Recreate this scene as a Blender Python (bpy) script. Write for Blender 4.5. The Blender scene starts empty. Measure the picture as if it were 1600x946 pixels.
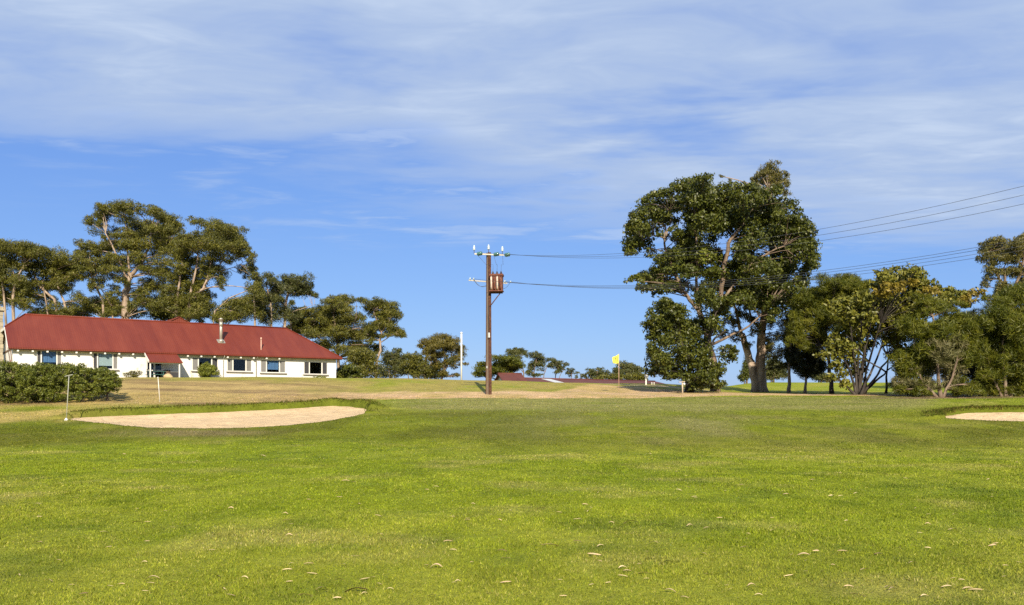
import bpy, bmesh, math, random
import numpy as np
from mathutils import Vector

# ------------------------------------------------------------------ camera, sky, sun, exposure
R = math.radians
scn = bpy.context.scene
COL = scn.collection
FPX, YH, ZC = 1300.0, 628.0, 1.6          # focal length in px of the 1600 px wide photo, eye-level row, eye height
cam_d = bpy.data.cameras.new('camera')
cam_d.sensor_width = 36.0
cam_d.lens = 36.0 * FPX / 1600.0
cam_d.shift_y = (YH - 473.0) / 1600.0
cam_d.clip_end = 9000.0
cam = bpy.data.objects.new('camera', cam_d)
COL.objects.link(cam)
cam.location = (0, 0, ZC)
cam.rotation_euler = (R(90), 0, 0)
scn.camera = cam

SUN_EL = R(30.0)
SUN_DIR = Vector((0.10 * math.cos(SUN_EL), -0.995 * math.cos(SUN_EL), math.sin(SUN_EL))).normalized()  # towards the sun
sun_d = bpy.data.lights.new('sun', 'SUN')
sun_d.energy = 5.0
sun_d.angle = R(0.53)
sun_d.color = (1.0, 0.885, 0.69)
sun = bpy.data.objects.new('sun', sun_d)
COL.objects.link(sun)
sun.rotation_euler = SUN_DIR.to_track_quat('Z', 'Y').to_euler()

world = bpy.data.worlds.new('World')
scn.world = world
world.use_nodes = True
wn = world.node_tree
for n in list(wn.nodes):
    wn.nodes.remove(n)


class NT:
    """small helper to write node trees"""
    def __init__(self, tree):
        self.t = tree

    def n(self, typ, ins=None, **props):
        nd = self.t.nodes.new(typ)
        for k, v in props.items():
            setattr(nd, k, v)
        for k, v in (ins or {}).items():
            s = nd.inputs[k]
            if isinstance(v, bpy.types.NodeSocket):
                self.t.links.new(v, s)
            else:
                s.default_value = v
        return nd

    def math(self, op, a, b=0.0, clamp=False):
        nd = self.n('ShaderNodeMath', {0: a, 1: b}, operation=op)
        nd.use_clamp = clamp
        return nd.outputs[0]

    def ramp(self, fac, stops, interp='LINEAR'):
        nd = self.n('ShaderNodeValToRGB', {0: fac})
        cr = nd.color_ramp
        cr.interpolation = interp
        while len(cr.elements) < len(stops):
            cr.elements.new(0.5)
        for e, (p, c) in zip(cr.elements, stops):
            e.position = p
            e.color = (c[0], c[1], c[2], 1) if isinstance(c, (tuple, list)) else (c, c, c, 1)
        return nd.outputs[0]

    def mix(self, fac, a, b, blend='MIX'):
        nd = self.n('ShaderNodeMix', data_type='RGBA', blend_type=blend)
        for idx, v in ((0, fac), (6, a), (7, b)):
            s = nd.inputs[idx]
            if isinstance(v, bpy.types.NodeSocket):
                self.t.links.new(v, s)
            elif isinstance(v, (tuple, list)):
                s.default_value = (v[0], v[1], v[2], 1)
            else:
                s.default_value = v
        return nd.outputs[2]

    def noise(self, vec, scale, detail=4.0, rough=0.55, dist=0.0, out=0):
        return self.n('ShaderNodeTexNoise', {'Vector': vec, 'Scale': scale, 'Detail': detail,
                                             'Roughness': rough, 'Distortion': dist}).outputs[out]

    def remap(self, v, a, b, c=0.0, d=1.0, smooth=True):
        return self.n('ShaderNodeMapRange', {0: v, 1: a, 2: b, 3: c, 4: d},
                      interpolation_type='SMOOTHSTEP' if smooth else 'LINEAR').outputs[0]


W = NT(wn)
sky = W.n('ShaderNodeTexSky', sky_type='NISHITA', sun_disc=False)
sky.sun_elevation = SUN_EL
sky.sun_rotation = math.atan2(SUN_DIR.x, SUN_DIR.y)
sky.altitude = 50.0
sky.air_density = 1.0
sky.dust_density = 0.4
sky.ozone_density = 2.2
SKY_S = 0.073
srgb = W.n('ShaderNodeSeparateColor', {0: sky.outputs[0]})
# the camera's rendering of the sky: each channel compressed towards the horizon
chan = [W.math('MULTIPLY', W.math('POWER', W.math('MULTIPLY', srgb.outputs[i], 0.105), g), a * 1.19 / 1.682 / SKY_S)
        for i, (a, g) in enumerate(((0.400, 0.66), (0.540, 0.59), (0.835, 0.37)))]
skyc = W.n('ShaderNodeCombineColor', {0: chan[0], 1: chan[1], 2: chan[2]}).outputs[0]
# thin high cloud sheet: noise on a plane far above the place, looked up by direction
tc = W.n('ShaderNodeTexCoord')
sep = W.n('ShaderNodeSeparateXYZ', {0: tc.outputs['Generated']})
zz = W.math('MAXIMUM', sep.outputs[2], 0.03)
px_ = W.math('DIVIDE', sep.outputs[0], zz)
py_ = W.math('DIVIDE', sep.outputs[1], zz)
pv = W.n('ShaderNodeCombineXYZ', {0: px_, 1: py_, 2: 0.0}).outputs[0]
mp = W.n('ShaderNodeMapping', {'Vector': pv, 'Rotation': (0, 0, R(-16)), 'Scale': (0.55, 1.0, 1.0), 'Location': (3.1, 1.7, 0)}).outputs[0]
big = W.noise(mp, 0.55, 4.0, 0.5, 0.2)
mid = W.noise(mp, 1.5, 5.0, 0.55, 0.3)
fine = W.noise(mp, 4.5, 4.0, 0.6, 0.5)
edge = W.math('ADD', py_, W.math('MULTIPLY', px_, -0.48))                    # the sheet ends some way off
edge = W.math('ADD', edge, W.math('MULTIPLY', W.math('SUBTRACT', big, 0.5), 4.2))
edge = W.math('ADD', edge, W.math('MULTIPLY', W.math('SUBTRACT', mid, 0.5), 2.8))
edge = W.math('ADD', edge, W.math('MULTIPLY', W.math('SUBTRACT', fine, 0.5), 0.9))
sheet = W.remap(edge, 4.4, 3.2)
tex = W.math('ADD', W.math('MULTIPLY', mid, 0.55), W.math('MULTIPLY', fine, 0.45))
streak = W.remap(tex, 0.34, 0.56, 0.66, 1.0)
holes = W.remap(W.math('ADD', W.math('MULTIPLY', big, 0.5), W.math('MULTIPLY', mid, 0.5)), 0.34, 0.47, 0.30, 1.0)
cl = W.math('MULTIPLY', W.math('MULTIPLY', sheet, streak), holes)
wisp = W.math('MULTIPLY', W.remap(tex, 0.48, 0.64), W.remap(edge, 6.4, 3.6))
cl = W.math('MAXIMUM', cl, W.math('MULTIPLY', wisp, 0.6))
cl = W.math('MULTIPLY', cl, W.remap(sep.outputs[2], 0.10, 0.20))
cl = W.math('MULTIPLY', cl, 0.92, clamp=True)
cloudc = tuple(v / 1.682 / SKY_S for v in (0.462, 0.582, 0.805))
cloudw = tuple(v / 1.682 / SKY_S for v in (0.60, 0.71, 0.885))
cloudk = W.mix(W.math('MULTIPLY', W.remap(tex, 0.50, 0.68), W.remap(edge, 1.2, 3.2, 0.25, 1.0)), cloudc, cloudw)
mixc = W.mix(cl, skyc, cloudk)
bg = W.n('ShaderNodeBackground', {'Color': mixc, 'Strength': SKY_S})
wo = W.n('ShaderNodeOutputWorld', {'Surface': bg.outputs[0]})

scn.view_settings.view_transform = 'Standard'
scn.view_settings.look = 'None'
scn.view_settings.gamma = 1.0
scn.view_settings.use_curve_mapping = False
scn.view_settings.exposure = 0.75
scn.render.engine = 'CYCLES'
scn.cycles.use_denoising = False
scn.cycles.max_bounces = 6
scn.cycles.transparent_max_bounces = 12
scn.cycles.sample_clamp_indirect = 4.0

rng = np.random.default_rng(7)
random.seed(7)


# ------------------------------------------------------------------ helpers
def wpt(px, py, Y):
    """the point at depth Y that the photo shows at pixel (px, py)"""
    return np.array(((px - 800.0) * Y / FPX, Y, ZC + (YH - py) * Y / FPX))


def sst(a, b, x):
    t = np.clip((x - a) / (b - a), 0, 1)
    return t * t * (3 - 2 * t)


def vnoise(x, y, seed=0):
    """2D value noise, -1..1"""
    x = np.asarray(x, float); y = np.asarray(y, float)
    xi = np.floor(x).astype(np.int64); yi = np.floor(y).astype(np.int64)
    fx = x - xi; fy = y - yi
    fx = fx * fx * (3 - 2 * fx); fy = fy * fy * (3 - 2 * fy)

    def h(a, b):
        n = (a * 374761393 + b * 668265263 + seed * 1442695041) & 0xFFFFFFFF
        n = ((n ^ (n >> 13)) * 1274126177) & 0xFFFFFFFF
        return ((n ^ (n >> 16)) & 0xFFFF) / 32767.5 - 1.0
    return ((h(xi, yi) * (1 - fx) + h(xi + 1, yi) * fx) * (1 - fy) +
            (h(xi, yi + 1) * (1 - fx) + h(xi + 1, yi + 1) * fx) * fy)


def fbm(x, y, seed=0, o=4):
    s = 0; a = 0.5
    for i in range(o):
        s = s + a * vnoise(x * 2 ** i, y * 2 ** i, seed + i * 17)
        a *= 0.5
    return s


def tag(o, label=None, cat=None, group=None, kind=None):
    if label: o['label'] = label
    if cat: o['category'] = cat
    if group: o['group'] = group
    if kind: o['kind'] = kind
    return o


def empty(name, loc, label=None, cat=None, group=None, rz=0.0):
    o = bpy.data.objects.new(name, None)
    COL.objects.link(o)
    o.location = tuple(float(v) for v in loc)
    o.rotation_euler = (0, 0, rz)
    o.empty_display_size = 0.3
    return tag(o, label, cat, group)


class MB:
    """collects faces; build() links them as one mesh object"""
    def __init__(self):
        self.v = []; self.f = []; self.s = []

    def add(self, vs, fs, smooth=False):
        k = len(self.v)
        self.v += [tuple(float(c) for c in p) for p in vs]
        self.f += [tuple(i + k for i in f) for f in fs]
        self.s += [smooth] * len(fs)

    def box(self, c, s, ax=None):
        """box centred at c with full sizes s along axes ax"""
        c = np.array(c, float)
        ax = np.eye(3) if ax is None else np.array(ax, float)
        h = np.array(s, float) / 2
        vs = [c + sx * h[0] * ax[0] + sy * h[1] * ax[1] + sz * h[2] * ax[2]
              for sx in (-1, 1) for sy in (-1, 1) for sz in (-1, 1)]
        fs = [(0, 1, 3, 2), (4, 6, 7, 5), (0, 4, 5, 1), (2, 3, 7, 6), (0, 2, 6, 4), (1, 5, 7, 3)]
        self.add(vs, fs)

    def tube(self, pts, rad, n=7, cap=True, wob=0.0):
        pts = [np.array(p, float) for p in pts]
        if np.isscalar(rad): rad = [rad] * len(pts)
        vs = []; fs = []
        up = np.array((0.13, 0.21, 0.97))
        for i, p in enumerate(pts):
            d = pts[min(i + 1, len(pts) - 1)] - pts[max(i - 1, 0)]
            d = d / (np.linalg.norm(d) + 1e-9)
            a = np.cross(d, up)
            if np.linalg.norm(a) < 0.15: a = np.cross(d, np.array((1.0, 0, 0)))
            a /= np.linalg.norm(a); b = np.cross(d, a)
            for k in range(n):
                t = 2 * math.pi * k / n
                r = rad[i] * (1 + wob * math.sin(3 * t + i * 1.7))
                vs.append(p + r * (math.cos(t) * a + math.sin(t) * b))
        for i in range(len(pts) - 1):
            for k in range(n):
                fs.append((i * n + k, i * n + (k + 1) % n, (i + 1) * n + (k + 1) % n, (i + 1) * n + k))
        if cap:
            fs.append(tuple(range(n))[::-1]); fs.append(tuple((len(pts) - 1) * n + k for k in range(n)))
        self.add(vs, fs, True)

    def lathe(self, c, prof, n=14, ax=None):
        """profile [(r, z)] turned about the third axis of ax through c"""
        c = np.array(c, float); ax = np.eye(3) if ax is None else np.array(ax, float)
        vs = []; fs = []
        for r, z in prof:
            for k in range(n):
                t = 2 * math.pi * k / n
                vs.append(c + r * math.cos(t) * ax[0] + r * math.sin(t) * ax[1] + z * ax[2])
        m = len(prof)
        for i in range(m - 1):
            for k in range(n):
                fs.append((i * n + k, i * n + (k + 1) % n, (i + 1) * n + (k + 1) % n, (i + 1) * n + k))
        fs.append(tuple(range(n))[::-1]); fs.append(tuple((m - 1) * n + k for k in range(n)))
        self.add(vs, fs, True)

    def sheet(self, quad, th):
        """a slab: four corners, thickness th below them"""
        q = [np.array(p, float) for p in quad]
        nrm = np.cross(q[1] - q[0], q[-1] - q[0]); nrm /= np.linalg.norm(nrm)
        if nrm[2] < 0: nrm = -nrm
        vs = q + [p - nrm * th for p in q]
        m = len(q)
        fs = [tuple(range(m)), tuple(range(2 * m - 1, m - 1, -1))]
        fs += [(i, i + m, (i + 1) % m + m, (i + 1) % m) for i in range(m)]
        self.add(vs, fs)

    def build(self, name, mat, parent=None, bevel=0.0):
        me = bpy.data.meshes.new(name)
        me.from_pydata(self.v, [], self.f)
        me.polygons.foreach_set('use_smooth', self.s)
        bm = bmesh.new(); bm.from_mesh(me)
        bmesh.ops.recalc_face_normals(bm, faces=bm.faces)
        bm.to_mesh(me); bm.free()
        me.materials.append(mat)
        o = bpy.data.objects.new(name, me)
        COL.objects.link(o)
        if parent:
            o.parent = parent
            # geometry is written in world space: cancel the parent's place
            o.matrix_parent_inverse = parent_matrix(parent).inverted()
        if bevel:
            m = o.modifiers.new('bevel', 'BEVEL'); m.width = bevel; m.segments = 2; m.limit_method = 'ANGLE'
        return o


def parent_matrix(o):
    from mathutils import Matrix
    m = Matrix.Translation(o.location) @ o.rotation_euler.to_matrix().to_4x4()
    if o.parent:
        m = parent_matrix(o.parent) @ o.matrix_parent_inverse @ m
    return m


def np_mesh(name, verts, nper, mat, parent=None, attr=None, colattr=None, smooth=False):
    """mesh of separate n-gons straight from arrays: verts (F, nper, 3)"""
    F = verts.shape[0]
    me = bpy.data.meshes.new(name)
    me.vertices.add(F * nper); me.loops.add(F * nper); me.polygons.add(F)
    me.vertices.foreach_set('co', verts.reshape(-1).astype(np.float32))
    me.loops.foreach_set('vertex_index', np.arange(F * nper, dtype=np.int32))
    me.polygons.foreach_set('loop_start', np.arange(0, F * nper, nper, dtype=np.int32))
    me.polygons.foreach_set('loop_total', np.full(F, nper, dtype=np.int32))
    if smooth: me.polygons.foreach_set('use_smooth', np.ones(F, dtype=bool))
    if attr is not None:
        a = me.attributes.new('var', 'FLOAT', 'FACE'); a.data.foreach_set('value', attr.astype(np.float32))
    if colattr is not None:
        a = me.attributes.new('gcol', 'FLOAT_COLOR', 'POINT')
        c = np.ones((F, nper, 4), np.float32); c[:, :, :3] = colattr[:, None, :]
        a.data.foreach_set('color', c.reshape(-1))
    me.update(calc_edges=True)
    me.materials.append(mat)
    o = bpy.data.objects.new(name, me)
    COL.objects.link(o)
    if parent:
        o.parent = parent
        o.matrix_parent_inverse = parent_matrix(parent).inverted()
    return o


# ------------------------------------------------------------------ materials
MATS = {}
KA = 0.81


def new_mat(name):
    m = bpy.data.materials.new(name); m.use_nodes = True
    t = m.node_tree
    for n in list(t.nodes): t.nodes.remove(n)
    out = t.nodes.new('ShaderNodeOutputMaterial')
    MATS[name] = m
    return m, NT(t), out


def pmat(name, col, rough=0.6, var=0.12, vscale=3.0, bump=0.0, bscale=20.0, metal=0.0, spec=0.4, col2=None, wear=0.5, stretch=(1, 1, 1)):
    """Principled surface with uneven colour, a second worn colour and fine relief"""
    col = tuple(x * KA for x in col); col2 = tuple(x * KA for x in col2) if col2 else None
    m, T, out = new_mat(name)
    tcn = T.n('ShaderNodeTexCoord').outputs['Object']
    vec = T.n('ShaderNodeMapping', {'Vector': tcn, 'Scale': stretch}).outputs[0]
    nz = T.noise(vec, vscale, 5.0, 0.6)
    c = T.ramp(nz, [(0.25, tuple(max(0, x * (1 - var)) for x in col)), (0.75, tuple(min(1, x * (1 + var)) for x in col))])
    if col2:
        nz2 = T.noise(vec, vscale * 2.7, 6.0, 0.65)
        c = T.mix(T.remap(nz2, wear, wear + 0.18), c, col2)
    ins = {'Base Color': c, 'Roughness': rough, 'Metallic': metal, 'Specular IOR Level': spec}
    if bump:
        bn = T.noise(vec, bscale, 4.0, 0.6)
        ins['Normal'] = T.n('ShaderNodeBump', {'Height': bn, 'Strength': bump, 'Distance': 0.02}).outputs[0]
    b = T.n('ShaderNodeBsdfPrincipled', ins)
    T.t.links.new(b.outputs[0], out.inputs[0])
    return m


def leaf_mat(name, stops, rough=0.5, spec=0.35, trans=0.15, nscale=0.6):
    """foliage: colour by each leaf's own random value and by twig, some light passes through"""
    m, T, out = new_mat(name)
    at = T.n('ShaderNodeAttribute', attribute_name='var').outputs['Fac']
    tcn = T.n('ShaderNodeTexCoord').outputs['Object']
    nz = T.noise(tcn, nscale, 2.0, 0.5)
    f = T.math('ADD', T.math('MULTIPLY', at, 0.72), T.math('MULTIPLY', nz, 0.28))
    c = T.ramp(f, [(p_, tuple(x * KA for x in c_)) for p_, c_ in stops])
    b = T.n('ShaderNodeBsdfPrincipled', {'Base Color': c, 'Roughness': rough, 'Specular IOR Level': spec})
    tl = T.n('ShaderNodeBsdfTranslucent', {'Color': T.mix(1.0, c, (1.15, 1.25, 0.55), 'MULTIPLY')})
    mx = T.n('ShaderNodeMixShader', {0: trans, 1: b.outputs[0], 2: tl.outputs[0]})
    T.t.links.new(mx.outputs[0], out.inputs[0])
    return m


def bark_mat(name, c1, c2, c3, scale=1.4):
    m, T, out = new_mat(name)
    tcn = T.n('ShaderNodeTexCoord').outputs['Object']
    vec = T.n('ShaderNodeMapping', {'Vector': tcn, 'Scale': (1.6, 1.6, 0.45)}).outputs[0]
    nz = T.noise(vec, scale, 6.0, 0.62, 0.4)
    c1, c2, c3 = [tuple(x * KA for x in q_) for q_ in (c1, c2, c3)]
    c = T.ramp(nz, [(0.3, c1), (0.5, c2), (0.72, c3)])
    bp = T.n('ShaderNodeBump', {'Height': T.noise(vec, 9.0, 4.0, 0.6), 'Strength': 0.6, 'Distance': 0.04}).outputs[0]
    b = T.n('ShaderNodeBsdfPrincipled', {'Base Color': c, 'Roughness': 0.85, 'Normal': bp, 'Specular IOR Level': 0.2})
    T.t.links.new(b.outputs[0], out.inputs[0])
    return m


pmat('white_render', (0.80, 0.78, 0.74), 0.85, 0.06, 0.7, 0.35, 14.0, col2=(0.52, 0.48, 0.40), wear=0.56, stretch=(1, 1, 0.45))
pmat('white_paint', (0.78, 0.76, 0.71), 0.5, 0.05, 3.0, 0.1, 30.0)
pmat('screen_grey', (0.20, 0.195, 0.19), 0.7, 0.1, 3.0, 0.2, 60.0)
pmat('screen_dark', (0.045, 0.043, 0.05), 0.6, 0.2, 3.0, 0.2, 60.0)
pmat('sill_grey', (0.22, 0.2, 0.18), 0.8, 0.15, 5.0)
pmat('brown_timber', (0.17, 0.10, 0.06), 0.75, 0.25, 6.0, 0.3, 25.0)
pmat('brown_door', (0.24, 0.085, 0.04), 0.6, 0.2, 4.0, 0.2, 25.0)
pmat('stone', (0.38, 0.33, 0.24), 0.9, 0.3, 3.2, 0.9, 6.0, col2=(0.24, 0.21, 0.16), wear=0.55)
pmat('galvanised', (0.50, 0.47, 0.40), 0.45, 0.2, 4.0, 0.1, 30.0, metal=0.55, col2=(0.30, 0.25, 0.2), wear=0.6)
pmat('curtain_blue', (0.16, 0.27, 0.50), 0.9, 0.2, 5.0, stretch=(6, 6, 0.4))
pmat('blind_white', (0.62, 0.62, 0.60), 0.85, 0.06, 2.0)
pmat('interior', (0.10, 0.085, 0.07), 0.9, 0.2, 2.0)
pmat('bench_green', (0.05, 0.13, 0.12), 0.55, 0.2, 4.0)
pmat('black_metal', (0.02, 0.02, 0.022), 0.5, 0.2, 4.0)
pmat('tan_rock', (0.52, 0.38, 0.22), 0.9, 0.2, 3.0, 0.6, 9.0)
pmat('rust_steel', (0.075, 0.028, 0.016), 0.75, 0.3, 2.5, 0.3, 25.0, col2=(0.16, 0.075, 0.04), wear=0.5)
pmat('pole_concrete', (0.27, 0.195, 0.135), 0.9, 0.22, 1.6, 0.5, 18.0, col2=(0.22, 0.12, 0.07), wear=0.52, stretch=(2, 2, 0.5))
pmat('transformer_rust', (0.135, 0.038, 0.020), 0.7, 0.35, 4.0, 0.3, 25.0, col2=(0.46, 0.34, 0.25), wear=0.56, stretch=(1.5, 1.5, 0.5))
pmat('transformer_bare', (0.62, 0.52, 0.44), 0.7, 0.25, 6.0, 0.2, 25.0, col2=(0.30, 0.10, 0.05), wear=0.55)
pmat('dark_porcelain', (0.05, 0.035, 0.03), 0.25, 0.2, 4.0)
pmat('galv_arm', (0.42, 0.39, 0.34), 0.5, 0.2, 4.0, metal=0.3, col2=(0.25, 0.15, 0.09), wear=0.56)
pmat('wire', (0.06, 0.062, 0.068), 0.5, 0.1, 1.0)
pmat('flag_yellow', (0.78, 0.74, 0.10), 0.75, 0.05, 5.0)
pmat('flag_print', (0.12, 0.11, 0.05), 0.8, 0.1, 5.0)
pmat('stick_pink', (0.62, 0.40, 0.30), 0.5, 0.1, 2.0)
pmat('post_wood', (0.55, 0.45, 0.33), 0.8, 0.2, 3.0, 0.3, 20.0)
pmat('post_grey', (0.42, 0.42, 0.36), 0.6, 0.15, 3.0)
pmat('brown_roof', (0.125, 0.036, 0.024), 0.7, 0.25, 0.8, 0.3, 8.0, col2=(0.085, 0.028, 0.022), wear=0.52)
pmat('sheet_white', (0.62, 0.63, 0.62), 0.4, 0.05, 1.0)
pmat('fallen_leaf', (0.66, 0.47, 0.27), 0.7, 0.2, 9.0, col2=(0.36, 0.22, 0.13), wear=0.55)
pmat('fallen_leaf_pale', (0.72, 0.55, 0.31), 0.7, 0.15, 9.0, col2=(0.62, 0.45, 0.27), wear=0.62)
pmat('fallen_leaf_dark', (0.20, 0.12, 0.07), 0.7, 0.3, 9.0)

# insulator glass
m, T, out = new_mat('glass_pale')
b = T.n('ShaderNodeBsdfPrincipled', {'Base Color': (0.46, 0.54, 0.54, 1), 'Roughness': 0.12, 'Specular IOR Level': 0.8})
T.t.links.new(b.outputs[0], out.inputs[0])
m, T, out = new_mat('glass_teal')
b = T.n('ShaderNodeBsdfPrincipled', {'Base Color': (0.05, 0.13, 0.12, 1), 'Roughness': 0.12, 'Specular IOR Level': 0.7})
T.t.links.new(b.outputs[0], out.inputs[0])
# window pane: see through, with sky reflections
m, T, out = new_mat('pane_glass')
tr = T.n('ShaderNodeBsdfTransparent', {'Color': (0.78, 0.84, 0.86, 1)})
gl = T.n('ShaderNodeBsdfGlossy', {'Color': (0.9, 0.95, 1, 1), 'Roughness': 0.03})
lw = T.n('ShaderNodeLayerWeight', {'Blend': 0.12})
mx = T.n('ShaderNodeMixShader', {0: T.math('ADD', lw.outputs[0], 0.02), 1: tr.outputs[0], 2: gl.outputs[0]})
T.t.links.new(mx.outputs[0], out.inputs[0])

# painted corrugated iron: fine ribs along the slope (object x = along the house), faint sheet laps and fading
def roof_mat(name, c1, c2, c3):
    m, T, out = new_mat(name)
    tcn = T.n('ShaderNodeTexCoord').outputs['UV']
    sx = T.n('ShaderNodeSeparateXYZ', {0: tcn})
    ribs = T.math('SINE', T.math('MULTIPLY', sx.outputs[0], 2 * math.pi / 0.19))
    lap = T.math('ABSOLUTE', T.math('SUBTRACT', T.math('FRACT', T.math('DIVIDE', sx.outputs[0], 1.52)), 0.5))
    lapm = T.remap(lap, 0.46, 0.5)
    per = T.n('ShaderNodeTexWhiteNoise', {'W': T.math('FLOOR', T.math('DIVIDE', sx.outputs[0], 1.52))}, noise_dimensions='1D').outputs[0]
    nz = T.noise(T.n('ShaderNodeMapping', {'Vector': tcn, 'Scale': (1.0, 0.25, 1)}).outputs[0], 0.9, 6.0, 0.62)
    c = T.ramp(T.math('ADD', T.math('MULTIPLY', nz, 0.86), T.math('MULTIPLY', per, 0.12)), [(0.25, c1), (0.5, c2), (0.75, c3)])
    c = T.mix(T.math('MULTIPLY', lapm, 0.16), c, (c1[0] * 0.5, c1[1] * 0.5, c1[2] * 0.5))
    bp = T.n('ShaderNodeBump', {'Height': T.math('ADD', T.math('MULTIPLY', ribs, 0.5), T.math('MULTIPLY', T.noise(tcn, 2.0, 3.0), 0.6)), 'Strength': 0.5, 'Distance': 0.016}).outputs[0]
    b = T.n('ShaderNodeBsdfPrincipled', {'Base Color': c, 'Roughness': 0.55, 'Specular IOR Level': 0.35, 'Normal': bp})
    T.t.links.new(b.outputs[0], out.inputs[0])
    return m


roof_mat('red_iron', (0.112, 0.017, 0.008), (0.143, 0.025, 0.011), (0.176, 0.036, 0.016))

# foliage palettes
leaf_mat('gum_leaf', [(0.12, (0.034, 0.042, 0.008)), (0.45, (0.105, 0.108, 0.014)), (0.72, (0.180, 0.168, 0.020)), (0.95, (0.27, 0.235, 0.04))])
leaf_mat('gum_leaf_bronze', [(0.12, (0.048, 0.048, 0.010)), (0.5, (0.140, 0.118, 0.018)), (0.9, (0.24, 0.19, 0.03))])
leaf_mat('dark_glossy_leaf', [(0.12, (0.022, 0.032, 0.006)), (0.5, (0.072, 0.086, 0.010)), (0.8, (0.135, 0.142, 0.018)), (0.97, (0.23, 0.215, 0.045))], rough=0.45, spec=0.35, trans=0.14)
leaf_mat('olive_leaf', [(0.12, (0.040, 0.042, 0.010)), (0.5, (0.120, 0.112, 0.022)), (0.9, (0.24, 0.195, 0.045))])
leaf_mat('needle_green', [(0.12, (0.032, 0.048, 0.005)), (0.5, (0.115, 0.130, 0.009)), (0.9, (0.25, 0.235, 0.020))], trans=0.3)
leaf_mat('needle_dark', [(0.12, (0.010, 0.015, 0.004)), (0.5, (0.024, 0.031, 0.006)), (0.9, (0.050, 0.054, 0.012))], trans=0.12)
leaf_mat('needle_grey', [(0.10, (0.060, 0.065, 0.018)), (0.45, (0.150, 0.145, 0.045)), (0.75, (0.27, 0.23, 0.12)), (0.97, (0.40, 0.33, 0.21))], trans=0.2, nscale=0.9)
leaf_mat('wattle_leaf', [(0.10, (0.060, 0.066, 0.009)), (0.45, (0.140, 0.145, 0.018)), (0.75, (0.235, 0.215, 0.026)), (0.97, (0.34, 0.285, 0.04))])
leaf_mat('wattle_gold', [(0.10, (0.100, 0.072, 0.010)), (0.5, (0.225, 0.172, 0.020)), (0.9, (0.34, 0.255, 0.035))])
leaf_mat('hedge_leaf', [(0.10, (0.045, 0.062, 0.007)), (0.5, (0.120, 0.142, 0.014)), (0.9, (0.23, 0.235, 0.03))])
leaf_mat('bush_leaf', [(0.10, (0.07, 0.095, 0.012)), (0.5, (0.17, 0.19, 0.02)), (0.9, (0.28, 0.28, 0.035))])
leaf_mat('far_leaf', [(0.12, (0.032, 0.042, 0.013)), (0.5, (0.088, 0.098, 0.024)), (0.9, (0.175, 0.165, 0.045))])
bark_mat('bark_pale', (0.16, 0.115, 0.085), (0.36, 0.27, 0.205), (0.52, 0.42, 0.33))
bark_mat('bark_brown', (0.07, 0.05, 0.038), (0.20, 0.145, 0.105), (0.36, 0.28, 0.21))
bark_mat('bark_dark', (0.022, 0.018, 0.016), (0.050, 0.042, 0.036), (0.12, 0.10, 0.085))

# ------------------------------------------------------------------ the lie of the land
YK = np.array([-60, 0, 6, 14, 24, 30, 36, 42, 48, 54, 58, 64, 70, 78, 86, 95, 110, 140, 200, 400, 4000.0])
HC = {   # column in the photo -> height at each YK
    -400: [-.6, 0, 0, 0, .05, .28, .72, 1.10, 1.45, 1.80, 2.15, 2.75, 3.3, 3.5, 3.55, 3.6, 3.3, 1.5, -2, -6, -8],
    0:    [-.6, 0, 0, 0, .05, .28, .72, 1.10, 1.45, 1.85, 2.25, 2.95, 3.42, 3.55, 3.6, 3.6, 3.3, 1.5, -2, -6, -8],
    200:  [-.6, 0, 0, 0, .04, .26, .72, 1.12, 1.48, 1.98, 2.45, 3.25, 3.62, 3.72, 3.75, 3.7, 3.3, 1.5, -2, -6, -8],
    400:  [-.6, 0, 0, 0, .03, .25, .72, 1.15, 1.50, 1.95, 2.32, 3.05, 3.62, 3.90, 3.92, 3.85, 3.2, 1.5, -2, -6, -8],
    600:  [-.6, 0, 0, 0, .03, .25, .72, 1.15, 1.50, 1.88, 2.15, 2.65, 3.25, 3.80, 3.98, 3.9, 3.2, 1.5, -2, -6, -8],
    763:  [-.6, 0, 0, 0, .03, .25, .72, 1.15, 1.50, 1.86, 2.09, 2.50, 3.00, 3.60, 3.70, 3.3, 2.2, .8, -2, -6, -8],
    900:  [-.6, 0, 0, 0, .03, .25, .72, 1.15, 1.50, 1.86, 2.09, 2.42, 2.85, 3.40, 3.40, 2.7, 1.6, .5, -2, -6, -8],
    1000: [-.6, 0, 0, 0, .03, .25, .72, 1.15, 1.50, 1.84, 2.06, 2.38, 2.75, 3.20, 3.48, 3.1, 2.0, .5, -2, -6, -8],
    1200: [-.6, 0, 0, 0, .03, .25, .72, 1.16, 1.55, 1.92, 2.10, 2.22, 2.36, 2.60, 2.95, 3.4, 4.15, 3.4, -1, -6, -8],
    1340: [-.6, 0, 0, 0, .03, .25, .72, 1.16, 1.55, 1.90, 2.08, 2.20, 2.34, 2.60, 2.95, 3.4, 4.15, 3.4, -1, -6, -8],
    1500: [-.6, 0, 0, 0, .03, .25, .72, 1.22, 1.72, 1.86, 1.98, 2.15, 2.34, 2.65, 3.0, 3.4, 4.1, 3.4, -1, -6, -8],
    1650: [-.6, 0, 0, 0, .03, .25, .74, 1.30, 1.80, 1.86, 1.98, 2.15, 2.34, 2.65, 3.0, 3.4, 4.1, 3.4, -1, -6, -8],
    2100: [-.6, 0, 0, 0, .03, .25, .74, 1.30, 1.70, 1.86, 1.98, 2.15, 2.34, 2.65, 3.0, 3.4, 4.1, 3.4, -1, -6, -8],
}
HCX = np.array(sorted(HC)); HTAB = np.array([HC[k] for k in HCX])


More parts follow.
